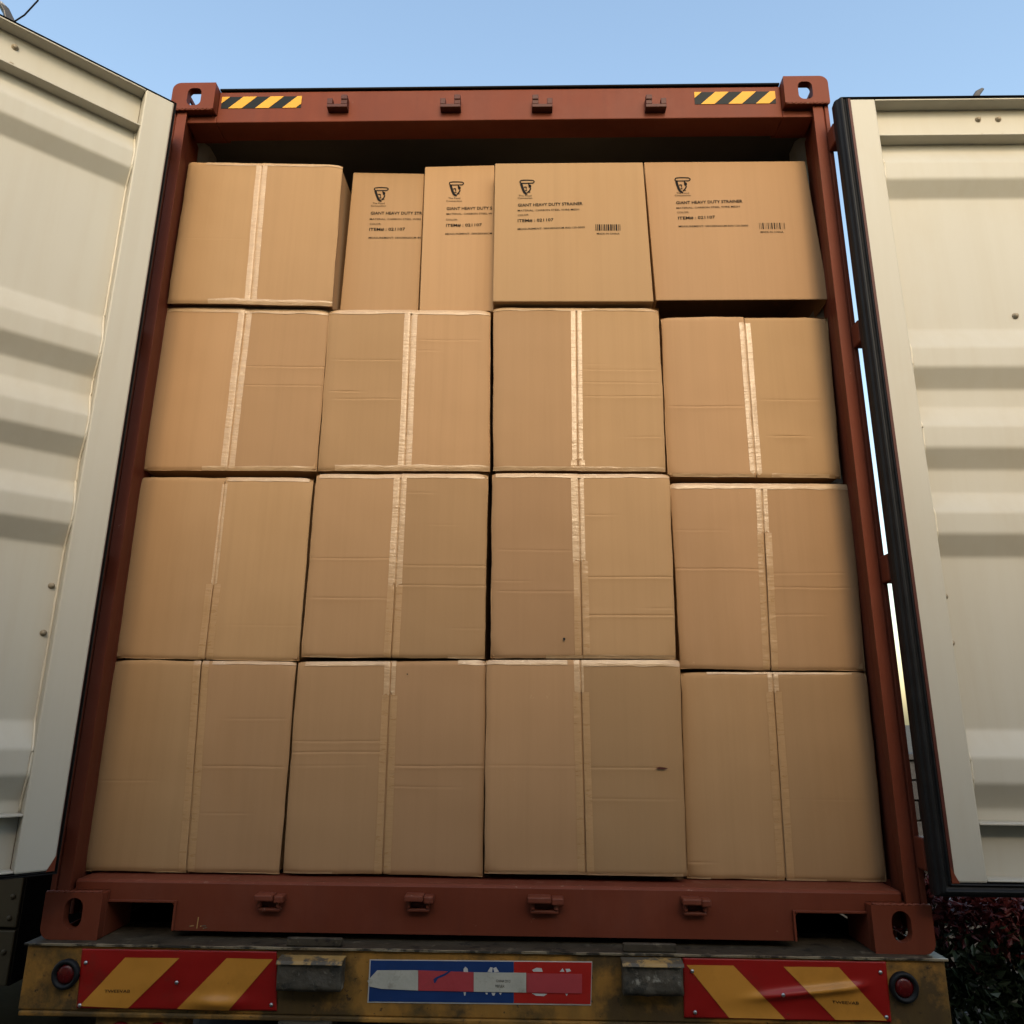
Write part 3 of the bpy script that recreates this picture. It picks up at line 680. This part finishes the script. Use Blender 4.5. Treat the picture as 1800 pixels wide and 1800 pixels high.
# ---- second row from the floor
carton([(243,838),(550,840),(524,1162),(197,1157)], .12, 'leftmost carton of the second row up, with a thin pale seam tape', ((397,838),(360,1160)),
       [(1,400,540,1100,.2)], frost=.60, ft=.04, edges=[(0,.5,.98,.014)], seed=5, tw=(.010,.012))
carton([(556,833),(858,832),(852,1158),(528,1155)], .115, 'second row carton with badly wrinkled torn tape down its middle', ((705,833),(688,1157)),
       [(-1,545,688,981,1),(-1,550,682,1051,.9),(1,710,855,994,1.2),(1,705,854,1029,1.1),(1,718,750,866,.8),(1,760,800,922,.3),(1,800,850,1105,.4)], frost=.62, edges=[(0,.02,1,.016),(1,.05,.2,.006),(1,.8,1,.008)], seed=6, tw=(.025,.023))
carton([(865,832),(1177,833),(1189,1158),(862,1157)], .10, 'second row carton with tape frosted on its upper half and a pinhole low left', ((1017,833),(1024,1157)),
       [(-1,882,1005,967,.6),(-1,880,1008,1039,.9),(-1,868,920,1020,.7),(1,1026,1180,1015,1.3),(1,1028,1186,1082,1.4),(1,1032,1070,904,.9),(1,1140,1185,1070,.8)], frost=.49, edges=[(0,.02,1,.014),(1,.3,1,.010)], seed=7, tw=(.028,.018))
carton([(1178,849),(1493,850),(1523,1180),(1196,1176)], .150, 'second row carton by the right post with thick crumpled tape along its top', ((1339,852),(1355,1178)),
       [(-1,1184,1340,1000,1.2),(-1,1184,1270,933,.5),(1,1354,1490,1008,.5),(1,1353,1500,1033,.9),(1,1356,1440,1081,.8)], frost=.28, edges=[(0,.0,1,.020)], seed=8, tw=(.024,.018), ft=.03)
# ---- third row
carton([(287,537),(578,543),(556,827),(246,826)], .12, 'third row carton beside the left post, wide pale tape along seam and edges', ((432,540),(399,826)),
       [(1,432,572,644,1.1),(1,430,568,677,.9)], frost=1, edges=[(0,.03,1,.022),(1,.35,1,.016)], seed=9, tw=(.026,.026))
carton([(578,543),(862,545),(861,828),(558,827)], .115, 'third row carton with pale full length tape and small dents in its left flap', ((723,544),(711,827)),
       [(-1,590,703,632,1),(-1,592,702,700,1),(1,740,840,598,.8),(1,735,765,616,.5),(-1,588,622,687,1.8)], frost=1, edges=[(0,.0,1,.018),(1,.1,1,.020)], seed=10, tw=(.025,.025))
carton([(867,540),(1158,541),(1171,828),(867,827)], .10, 'third row carton jutting out beside a set back one, straight tape down its centre', ((1013,541),(1016,828)),
       [(1,1026,1150,650,.6),(1,1026,1158,672,.8),(1,1026,1160,696,.9),(1,1110,1160,768,.5),(1,1030,1060,640,.4)], frost=.94, edges=[(0,.0,1,.012),(1,.0,1,.014)], seed=11, tw=(.021,.020))
carton([(1162,558),(1455,556),(1480,840),(1174,837)], .150, 'third row carton under a dark gap, with a scratched dent in its right flap', ((1308,558),(1330,838)),
       [(-1,1182,1305,714,1.3),(1,1340,1440,702,.7),(1,1362,1410,766,2.0)], frost=.985, ft=.04, edges=[(1,.03,.5,.010),(1,.6,.93,.012)], seed=12, tw=(.022,.022))
# ---- top row
carton([(331,284),(602,290),(583,537),(293,532)], .10, 'taped top row carton in the upper left corner of the load, without any print', ((462,285),(440,535)),
       [(-1,320,440,420,.2)], frost=1, edges=[(0,.12,1,.014),(1,.25,1,.020)], seed=13, tw=(.024,.024))
def rows_for(p, cut):
    out = []
    for s, l, r, c in p: out.append((s, l, r, c))
    return out
carton([(621,303),(746,305),(735,548),(597,548)], .185, 'narrow printed carton set back beside the taped upper left one', None, prints=label_print((658, 330, 682.5),
       [('The Food', (655,359), (676,359), 2.8), ('Connection', (652,363.5), (678.5,363.5), 2.8), ('GIANT HEAVY DUTY STR', (651.5,377.5), (742,377.5), 5), ('MATERIAL: CARBON STEEL WIRE', (650,387), (740,387), 3),
        (T3, (650,395.5), (670,395.5), 3), (T4, (649,406), (712,405.5), 5), ('MEASUREMENT: 58X58X60CM 80', (648,419.8), (740,419.5), 3)]), seed=14)
carton([(747,293),(869,290),(868,548),(737,548)], .155, 'narrow printed carton partly shaded by the wide printed one to its right', None, prints=label_print((790, 320, 815),
       [('The Food', (788,350), (809,350), 2.8), ('Connection', (784.5,355), (812,355), 2.8), ('GIANT HEAVY DUTY S', (785,369.5), (865,368.5), 5), ('MATERIAL: CARBON STEEL W', (785,378), (865,377), 3),
        (T3, (784,388), (804.5,388), 3), (T4, (784,399), (847,398), 5), ('MEASUREMENT: 58X58X60CM', (783,413), (865,412), 3)]), seed=15)
carton([(870,287),(1130,285),(1149,530),(866,530)], .082, 'wide printed top row carton in the middle with a barcode above plain cardboard', None, prints=label_print((914, 317, 939),
       [('The Food', (911.5,345.6), (934.3,345.6), 2.8), ('Connection', (910,349.8), (935.7,349.8), 2.8), (T1, (910.4,363.5), (1024,360.5), 5), (T2, (910,372), (1018,369.8), 3), (T3, (910.4,380.5), (929.7,379), 3),
        (T4, (910,390.8), (973,389), 5), (T5, (910,404.5), (1028,401), 3), ('MADE IN CHINA', (1049,412.5), (1089,412.5), 3)], (1046.7, 394.7, 1091, 405.7)), seed=16)
carton([(1132,285),(1415,283),(1458,526),(1153,528)], .140, 'wide printed carton in the upper right corner overhanging a dark gap', None, prints=label_print((1186.4, 312.6, 1213),
       [('The Food', (1189,341.2), (1211,341), 2.8), ('Connection', (1186,345.3), (1214,345), 2.8), (T1, (1188.5,359.3), (1305,356.3), 5), (T2, (1189,367.5), (1300,364.8), 3), (T3, (1190,375.3), (1211,374.8), 3),
        (T4, (1192,386.3), (1257,384.3), 5), (T5, (1193,399.7), (1315,398.2), 3), ('MADE IN CHINA', (1337,409.5), (1377,409.5), 3)], (1334, 392, 1379, 403)), seed=17, recess=.16)

def mark(body, name, pts, Y, m, th=.0006):
    P_ = [px(x, y, Y) for x, y in pts]; org = body.location; b = MB()
    b.prism([(p.x, p.z) for p in P_], lambda p: (p[0], Y-th, p[1]), lambda p: (p[0], Y, p[1])); o = b.build(name, m, body, org); return o
cartons = [o for o in COL.objects if o.name.startswith('cardboard_carton')]
mark(cartons[2], 'tear', [(1152,1350),(1160,1348),(1168,1349),(1175,1351),(1166,1352.5),(1157,1352)], .10-.0055, M['keeper'])
mark(cartons[6], 'hole', [(990,1121),(993,1121),(994,1124),(991.5,1125.5),(989.5,1123.5)], .10-.0055, M['black_hz'])
mark(cartons[1], 'hole', [(715,1184),(717,1184),(717,1186),(715,1186)], .115-.0055, M['black_hz'])
b = MB()
for (x0, y0, x1, y1) in ((349,1612,346,1632), (333,1628,341,1627), (352,1628,362,1627), (357,1632,364,1630)):
    a, c = px(x0, y0, YS), px(x1, y1, YS); d_s = (c-a).normalized()*.0012; n_s = Vector((-d_s.z, 0, d_s.x))
    b.prism([((a+n_s).x, (a+n_s).z), ((c+n_s).x, (c+n_s).z), ((c-n_s).x, (c-n_s).z), ((a-n_s).x, (a-n_s).z)], lambda p: (p[0], YS-.0008, p[1]), lambda p: (p[0], YS-.0001, p[1]))
sc_ = b.build('scratch', M['chipped'], cont); sc_['kind'] = 'stuff'
# ================================================================== the trailer under it
YB = -.03
tr = tag(empty('semi_trailer', (0, 0, GZ)), 'grimy yellow trailer tail with striped warning boards under the red container', 'trailer')
TO = Vector((0, 0, GZ))
def tb(b, name, m, parent=tr, **k): return b.build(name, m, parent, TO, **k)
zt_, zb_ = -.005, -.160
b = MB(); b.box(-1.228, 1.222, YB, YB+.05, zb_, zt_); beam = tb(b, 'bumper_beam', M['bumper'], bevel=.004)
b = MB(); n = 60; pts = []
for k in range(n):
    x = -1.234+2.462*k/(n-1); pts.append(x)
top = [(x, YB-.008+.002*noise.noise(Vector((x*6, 3, 1))), .000+.0015*noise.noise(Vector((x*9, 0, 4)))) for x in pts]
b.grid([p for p in top] + [(x, .20, -.001) for x in pts], n, 2, sm=False)
tb(b, 'bumper_ledge', M['grime'])
b = MB(); b.grid([(x, y-.0003, z+.0004) for (x, y, z) in top] + [(x, YB-.007+.002*noise.noise(Vector((x*25, 1, 9))), -.0046) for x in pts], n, 2, sm=False)
b.grid([(x, y-.0003, z+.0004) for (x, y, z) in top] + [(x, y+.006+.004*noise.noise(Vector((x*16, 4, 2))), z+.0006) for (x, y, z) in top], n, 2, sm=False)
tb(b, 'worn_edge', M['worn'])
b = MB(); b.box(-1.15, 1.15, .201, 1.6, -.03, -.012); tb(b, 'deck_plate', M['dark'])
b = MB(); b.box(-1.20, 1.20, .62, .68, -.0118, .056); tb(b, 'deck_stop', M['dark'])
for sx in (-1, 1):
    e_ = sorted((sx*1.16, sx*1.20)); b = MB(); b.box(e_[0], e_[1], .201, .619, -.0118, .028); tb(b, 'side_stop', M['dark'])
b = MB(); b.box(-1.222, 1.216, YB-.006, YB+.06, zb_-.012, zb_-.0005); tb(b, 'bumper_lip', M['bumper'], bevel=.003)

def board(corners, stripes, screws, text, name):
    """warning board: corners px TL TR BR BL, amber stripes as px polygons."""
    q = [px(x, y, YB) for x, y in corners]; y0 = YB-.004
    nu, nv = 110, 34; b = MB(); sgn = 1 if corners[0][0] > 900 else -1
    def warp(x, z):
        t = 0
        u = (x-q[0].x)/(q[1].x-q[0].x); v = (q[0].z-z)/(q[0].z-q[3].z)
        if sgn > 0: t = .013*math.exp(-((v-(.78-.42*u))/.075)**2)*sst(.22, .5, u)*(1-sst(.78, .95, u)) + .004*sst(.5, 1, v)*noise.noise(Vector((u*5, v*3, 1)))
        else: t = .013*math.exp(-((v-.86)/.11)**2 - ((u-.72)/.12)**2) + .002*noise.noise(Vector((u*5, v*3, 4)))
        return y0 - t
    pts = []
    for r in range(nv):
        for c in range(nu):
            a = q[0].lerp(q[1], c/(nu-1)); e = q[3].lerp(q[2], c/(nu-1)); p = a.lerp(e, r/(nv-1)); pts.append((p.x, warp(p.x, p.z), p.z))
    ids = b.grid(pts, nu, nv)
    rim = [ids[c] for c in range(nu)] + [ids[r*nu+nu-1] for r in range(1, nv)] + [ids[(nv-1)*nu+c] for c in range(nu-2, -1, -1)] + [ids[r*nu] for r in range(nv-2, 0, -1)]
    bi = b.add([Vector((b.v[k].x, YB-.0005, b.v[k].z)) for k in rim])
    for k in range(len(rim)): b.face((rim[k], rim[(k+1) % len(rim)], bi[(k+1) % len(rim)], bi[k]))
    bd = tb(b, 'warning_board', M['refl_red'])
    for st in stripes:                     # px: two points along the top edge, two along the bottom edge
        (a, c), (e, f) = st; A0, A1, B0, B1 = px(*a, YB), px(*c, YB), px(*e, YB), px(*f, YB)
        s = MB(); n1, n2 = 26, 34; pp = []
        for r in range(n2):
            for k in range(n1):
                p = A0.lerp(A1, k/(n1-1)).lerp(B0.lerp(B1, k/(n1-1)), r/(n2-1)); pp.append((p.x, warp(p.x, p.z)-.0018, p.z))
        s.grid(pp, n1, n2); tb(s, 'stripe', M['refl_yel'], bd)
    for x, y in screws:
        p = px(x, y, YB); s = MB(); s.lathe([(.005, 0), (.005, .0015), (.003, .003), (.002, .0035)], (p.x, warp(p.x, p.z)-.001, p.z), (0, -1, 0), 12); tb(s, 'screw', M['steel'], bd)
    s, l, r, ch = text; pa, pb = px(*l, YB), px(*r, YB)
    text_part('lettering', s, Vector((pa.x, YB, pa.z)), Vector((pb.x, YB, pb.z)), (px(l[0], l[1]-ch, YB)-pa).length, M['ink'], bd, TO, .0075)
    return bd
board([(146,1667),(487,1672),(487,1776),(136,1771)],
      [(((222,1682),(317,1683)),((142,1767),(227,1771))), (((400,1683),(481,1685)),((313,1772),(404,1774)))],
      [(153,1691),(142,1766),(312,1726),(478,1765)], ('TWEEVAB', (186,1743), (231,1743), 5), 'l')
board([(1200,1683),(1556,1690),(1566,1796),(1202,1788)],
      [(((1206,1695),(1288,1696)),((1281,1788),(1379,1790))), (((1376,1698),(1473,1699)),((1467,1791),(1558,1793)))],
      [(1216,1706),(1221,1778),(1373,1745),(1546,1708),(1557,1787)], ('TWEEVAB', (1461,1762), (1508,1764), 5), 'r')
# round tail lamps
for x, y in ((118, 1711), (1587, 1734)):
    c = px(x, y, YB); b = MB()
    b.lathe([(.036, 0), (.037, .010), (.033, .016), (.027, .015), (.025, .006), (.0, .006)], (c.x, YB, c.z), (0, -1, 0), 32); lp = tb(b, 'tail_lamp', M['rubber'])
    b = MB(); b.lathe([(.0245, .0065), (.022, .010), (.016, .013), (.008, .0145), (.001, .015)], (c.x, YB, c.z), (0, -1, 0), 28); tb(b, 'lens', M['lens'], lp)
# scuffed rubber buffer blocks
for (x0, y0), (x1, y1), (tx0, ty0), (tx1, ty1) in (((488,1690),(598,1745),(503,1648),(600,1662)), ((1095,1694),(1203,1753),(1095,1655),(1190,1670))):
    a, c = px(x0, y0, YB-.04), px(x1, y1, YB-.04)
    b = MB(); nx, nz = 18, 10; pts = []
    for r in range(nz):
        for k in range(nx):
            x = a.x+(c.x-a.x)*k/(nx-1); z = a.z+(c.z-a.z)*r/(nz-1)
            e = min(k, nx-1-k, r, nz-1-r); dy = -.004*(e == 0)+.004*noise.noise(Vector((x*30, z*30, 2)))
            pts.append((x+.002*noise.noise(Vector((z*60, k, 1))), YB-.04-dy, z+.003*noise.noise(Vector((x*40, r, 3)))))
    ids = b.grid(pts, nx, nz)
    rim = [ids[k] for k in range(nx)] + [ids[r*nx+nx-1] for r in range(1, nz)] + [ids[(nz-1)*nx+k] for k in range(nx-2, -1, -1)] + [ids[r*nx] for r in range(nz-2, 0, -1)]
    bi = b.add([Vector((b.v[k].x, YB-.0005, b.v[k].z)) for k in rim])
    for k in range(len(rim)): b.face((rim[k], rim[(k+1) % len(rim)], bi[(k+1) % len(rim)], bi[k]))
    bk_ = tb(b, 'buffer_block', M['block'])
    b = MB(); b.prism([(YB-.0005, a.z+.006), (YB-.012, a.z+.006), (YB-.045, a.z+.003), (YB-.049, a.z-.005), (YB-.0465, a.z-.006), (YB-.044, a.z+.0015), (YB-.0005, a.z+.0025)], lambda p: (a.x-.002, p[0], p[1]), lambda p: (c.x+.002, p[0], p[1])); tb(b, 'cover_plate', M['chipped'], bk_, bevel=.0015)
    a, c = px(tx0, ty0, YB), px(tx1, ty1, YB)
    b = MB(); b.box(a.x, c.x, YB+.005, YB+.017, .0005, .022); tb(b, 'stop_plate', M['grime'], bevel=.003)
# blue and red sign with reflective tape across it
def flat(name, pix, Y, m, parent, th=.001):
    P_ = [px(x, y, Y) for x, y in pix]; b = MB(); b.prism([(p.x, p.z) for p in P_], lambda p: (p[0], Y-th, p[1]), lambda p: (p[0], Y, p[1])); return tb(b, name, m, parent)
sg = flat('sign_panel', [(650,1686.5),(1041,1690),(1039,1767),(646,1762)], YB-.0006, M['sign_white'], tr, .0012)
flat('blue_field', [(652,1688),(903,1690.5),(903,1763),(648,1760)], YB-.0020, M['sign_blue'], sg)
flat('red_field', [(903.3,1690.5),(1040,1692),(1038,1765),(903.3,1763)], YB-.0020, M['sign_red'], sg)
for pts in ([(815,1703),(818,1699),(822,1703),(823,1709),(815,1709)], [(857,1708),(862,1700),(866,1701),(865,1709)], [(867,1702),(872,1700),(877,1708),(869,1709)],
            [(935,1705),(943,1701),(952,1702),(954,1708),(938,1708)], [(984,1708),(989,1702),(992,1708)], [(994,1703),(1001,1703),(1004,1707),(996,1709)],
            [(815,1744),(819,1744),(818,1750),(816,1750)], [(853,1745),(857,1745),(857,1748),(855,1748)], [(864,1745),(871,1745),(869,1750),(866,1750)], [(877,1745),(882,1745),(880,1749)],
            [(935,1746),(962,1747),(956,1751),(942,1750)], [(994,1747),(998,1747),(996,1751)]):
    flat('sign_glyph', pts, YB-.0031, M['sign_white'], sg, .0006)
flat('reflective_tape', [(663,1705.5),(735,1705.5),(735,1741),(671,1738),(650,1734),(646,1724)], YB-.0040, M['tape_white'], sg)
flat('reflective_tape', [(735.3,1705.5),(832.5,1709),(832.5,1743),(735.3,1741)], YB-.0040, M['tape_red'], sg)
flat('reflective_tape', [(832.8,1709),(925,1710),(925,1744.5),(832.8,1743)], YB-.0040, M['tape_white'], sg)
flat('reflective_tape', [(926.5,1711),(1023,1712),(1023,1746),(926.5,1744.5)], YB-.0040, M['tape_red'], sg)
flat('tear', [(762,1721),(768,1717),(780,1712),(790,1706),(792,1708),(782,1715),(770,1720),(765,1728),(763,1728)], YB-.0052, M['sign_blue'], sg, .0004)
for s, l, r in (('CHINA 2013', (872,1725), (897,1726)), ('REFLEX', (871,1734), (887,1734.5))):
    pa, pb = px(*l, YB), px(*r, YB); text_part('lettering', s, Vector((pa.x, YB, pa.z)), Vector((pb.x, YB, pb.z)), .006, M['grime'], sg, TO, .0056)
# below the beam: lamp box, bracket, chassis rails, axles and wheels
b = MB(); b.box(-1.02, -.78, YB+.01, YB+.07, -.29, -.170); lb = tb(b, 'lamp_box', M['bumper'], bevel=.004)
for x in (-.95, -.85):
    b = MB(); b.lathe([(.040, 0), (.040, .012), (.03, .016), (.001, .018)], (x, YB+.0098, -.225), (0, -1, 0), 24); tb(b, 'lens', M['lens'], lb)
b = MB(); b.box(-.525, -.385, YB-.02, YB+.06, -.40, -.169); tb(b, 'bracket', M['grime'], bevel=.004)
b = MB(); b.box(.36, .54, YB+.0, YB+.06, -.40, -.169); tb(b, 'bracket', M['grime'], bevel=.004)
b = MB(); b.box(-.7, .7, YB+.02, YB+.12, -.62, -.52); tb(b, 'underrun_bar', M['dark'], bevel=.006)
for x in (-.45, .45):
    b = MB(); b.box(x-.07, x+.07, .02, LEN+.1, -.02, -.004); b.box(x-.01, x+.01, .02, LEN+.1, -.38, -.0205); b.box(x-.07, x+.07, .02, LEN+.1, -.40, -.3805); tb(b, 'chassis_rail', M['dark'])
b = MB(); b.lathe([(.3, -.14), (.44, -.15), (.5, -.12), (.52, -.06), (.52, .06), (.5, .12), (.44, .15), (.3, .14)], (0, 0, 0), (1, 0, 0), 40)
ty_mesh = None
for ax in (1.5, 2.8, 4.1):
    b = MB(); b.tube([(-.95, ax, GZ+.52), (.95, ax, GZ+.52)], .06, 12); tb(b, 'axle', M['dark'])
    for x in (-1.02, -.70, .70, 1.02):
        if ty_mesh is None:
            b = MB(); b.lathe([(.26, -.13), (.44, -.14), (.5, -.12), (.52, -.06), (.52, .06), (.5, .12), (.44, .14), (.26, .13), (.05, .10)], (0, 0, 0), (1, 0, 0), 36)
            wh = b.build('wheel', M['rubber'], tr); ty_mesh = wh
            r_ = MB(); r_.lathe([(.26, -.10), (.24, -.135), (.20, -.06), (.12, -.05), (.11, -.13), (.01, -.135)], (0, 0, 0), (1, 0, 0), 28); rm = r_.build('rim', M['steel'], wh)
            wh.location = Vector((x, ax, GZ+.52))-TO
        else:
            c = ty_mesh.copy(); COL.objects.link(c); c.parent = tr; c.location = Vector((x, ax, GZ+.52))-TO
            c2 = rm.copy(); COL.objects.link(c2); c2.parent = c

# ================================================================== around it
# hedge with red young leaves on top
def hedge(x0, x1, y0, y1, ztop):
    hd = tag(empty('hedge', ((x0+x1)/2, (y0+y1)/2, GZ)), 'clipped dark green hedge with reddish young leaves along its top, behind the right door', 'hedge')
    O = hd.location; rnd = random.Random(5)
    b = MB(); 
    for k in range(26000):
        x = rnd.uniform(x0, x1); f = rnd.random()
        zt = ztop + .05*noise.noise(Vector((x*2.2, 0, 0))) + .03*noise.noise(Vector((x*7, 3, 0)))
        inner = f > .82
        if f < .5: y = y0+abs(rnd.gauss(0, .09)); z = rnd.uniform(GZ+.02, zt)
        elif inner: y = y0+rnd.uniform(.12, .4); z = rnd.uniform(GZ+.02, zt-.06)
        else: y = rnd.uniform(y0, y1); z = zt-abs(rnd.gauss(0, .07))
        red = z > zt-.17+rnd.gauss(0, .05)
        L_ = rnd.uniform(.035, .065)*(1.0 if not red else .95); wd = L_*rnd.uniform(.38, .5)
        if inner: L_ *= 2.2; wd *= 2.6
        d = Vector((rnd.gauss(0, .6), rnd.gauss(-.35, .5), rnd.gauss(.35 if red else .05, .5))).normalized()
        sd_ = d.cross(Vector((rnd.gauss(0, 1), rnd.gauss(0, 1), rnd.gauss(0, 1)))).normalized(); nr = d.cross(sd_)
        p = Vector((x, y, z))
        i = b.add([p, p+d*L_*.45+sd_*wd*.5+nr*.006, p+d*L_, p+d*L_*.45-sd_*wd*.5+nr*.006]); mi = 1 if red else 0
        b.face((i[0], i[1], i[2]), mi); b.face((i[0], i[2], i[3]), mi)
    me = bpy.data.meshes.new('leaves'); me.from_pydata([tuple(v-O) for v in b.v], [], b.f)
    me.materials.append(M['leaf']); me.materials.append(M['leaf_red']); me.polygons.foreach_set('material_index', b.m)
    lo = bpy.data.objects.new('leaves', me); COL.objects.link(lo); lo.parent = hd; lo['kind'] = 'stuff'
    b = MB()
    for k in range(120):
        x = rnd.uniform(x0, x1); y = rnd.uniform(y0+.08, y1); t = Vector((rnd.gauss(0, .12), rnd.gauss(0, .08), 0))
        b.tube([Vector((x, y, GZ))-O, Vector((x, y, GZ+.5))+t*.5-O, Vector((x, y, ztop-.06))+t-O], [.012, .008, .003], 5)
    tw = b.build('twigs', M['twig'], hd); tw['kind'] = 'stuff'
hedge(1.62, 4.6, 1.15, 1.9, -.10)

# low stone wall further back
sw = tag(empty('stone_wall', (6, 6.2, GZ)), 'low grey stone block wall glimpsed through the gap beside the right post', 'wall')
O = sw.location; rnd = random.Random(9)
b = MB(); b.box(1.8-O.x, 10-O.x, 6.06-O.y, 6.35-O.y, 0, 1.36); b.build('wall_core', M['dark'], sw)
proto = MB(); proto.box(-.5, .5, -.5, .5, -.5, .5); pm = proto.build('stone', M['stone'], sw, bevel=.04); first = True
for r in range(7):
    x = 1.8 - rnd.uniform(0, .2); z0 = .0+r*.195
    while x < 10:
        wd = rnd.uniform(.28, .5)
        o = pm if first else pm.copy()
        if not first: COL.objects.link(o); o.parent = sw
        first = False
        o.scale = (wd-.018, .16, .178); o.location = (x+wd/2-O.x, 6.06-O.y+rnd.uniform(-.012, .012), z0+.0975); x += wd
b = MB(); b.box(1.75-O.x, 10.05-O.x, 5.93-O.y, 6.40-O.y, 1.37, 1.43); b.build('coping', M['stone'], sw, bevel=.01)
b = MB(); b.box(1.75-O.x, 10.05-O.x, 5.70-O.y, 5.955-O.y, .46, .54); b.build('ledge', M['pale_stone'], sw, bevel=.01)

# dark truck body standing to the left
tk = tag(empty('truck_body', (-3.4, 4.5, GZ)), 'dark olive panelled truck body standing beyond the left door', 'truck')
O = tk.location
def kb(b, name, m, par=tk, **k): return b.build(name, m, par, O, **k)
b = MB(); b.box(-4.6, -2.22, 1.52, 8, -.59, 1.6); kb(b, 'cargo_body', M['dark'])
for z0, z1 in ((-.588, -.362), (-.350, .25), (.262, .9), (.912, 1.58)):
    b = MB(); b.box(-4.59, -2.225, 1.50, 1.5195, z0, z1); kb(b, 'panel', M['olive'], bevel=.006)
for x, z in ((-2.26, -.22), (-2.26, -.31), (-2.26, -.45)):
    b = MB(); b.lathe([(.012, 0), (.012, .004), (.006, .008)], (x, 1.4995, z), (0, -1, 0), 10); kb(b, 'rivet', M['olive'])
b = MB(); b.box(-4.4, -4.1, 2, 8, -.72, -.592); b.box(-2.8, -2.5, 2, 8, -.72, -.592); kb(b, 'chassis_rail', M['dark'])
for y in (2.9, 6.8):
    for x in (-4.2, -2.62):
        b = MB(); b.lathe([(.22, -.13), (.40, -.14), (.46, -.1), (.46, .1), (.40, .14), (.22, .13), (.02, .1)], (x, y, GZ+.46), (1, 0, 0), 28); kb(b, 'wheel', M['rubber'])

# warehouse added unseen behind the camera to shade the lower part of the load
def shade_building(yf, hw, eave, ridge):
    wh = tag(empty('warehouse', (0, yf-6, GZ)), 'beige metal clad warehouse with a pitched roof across the yard, facing the container', 'warehouse'); O = wh.location
    b = MB(); prof = [(-hw, GZ), (hw, GZ), (hw, eave), (0, ridge), (-hw, eave)]
    b.prism(prof, lambda p: (p[0], yf, p[1]), lambda p: (p[0], yf-12, p[1])); b.build('wall', M['shed'], wh, O)
    for s in (-1, 1):
        b = MB(); e = Vector((s*(hw+.3), 0, eave-.3*(ridge-eave)/hw)); r_ = Vector((0, 0, ridge))
        b.hexa([(r_.x, yf+.3, r_.z+.003), (e.x, yf+.3, e.z+.003), (e.x, yf-12.3, e.z+.003), (r_.x, yf-12.3, r_.z+.003), (r_.x, yf+.3, r_.z+.10), (e.x, yf+.3, e.z+.10), (e.x, yf-12.3, e.z+.10), (r_.x, yf-12.3, r_.z+.10)])
        b.build('roof', M['shed_roof'], wh, O)
    b = MB(); b.box(-2, 2, yf+.003, yf+.05, GZ, GZ+4); b.build('roller_door', M['steel'], wh, O)
shade_building(-3.9, 9, 1.95, 2.95)
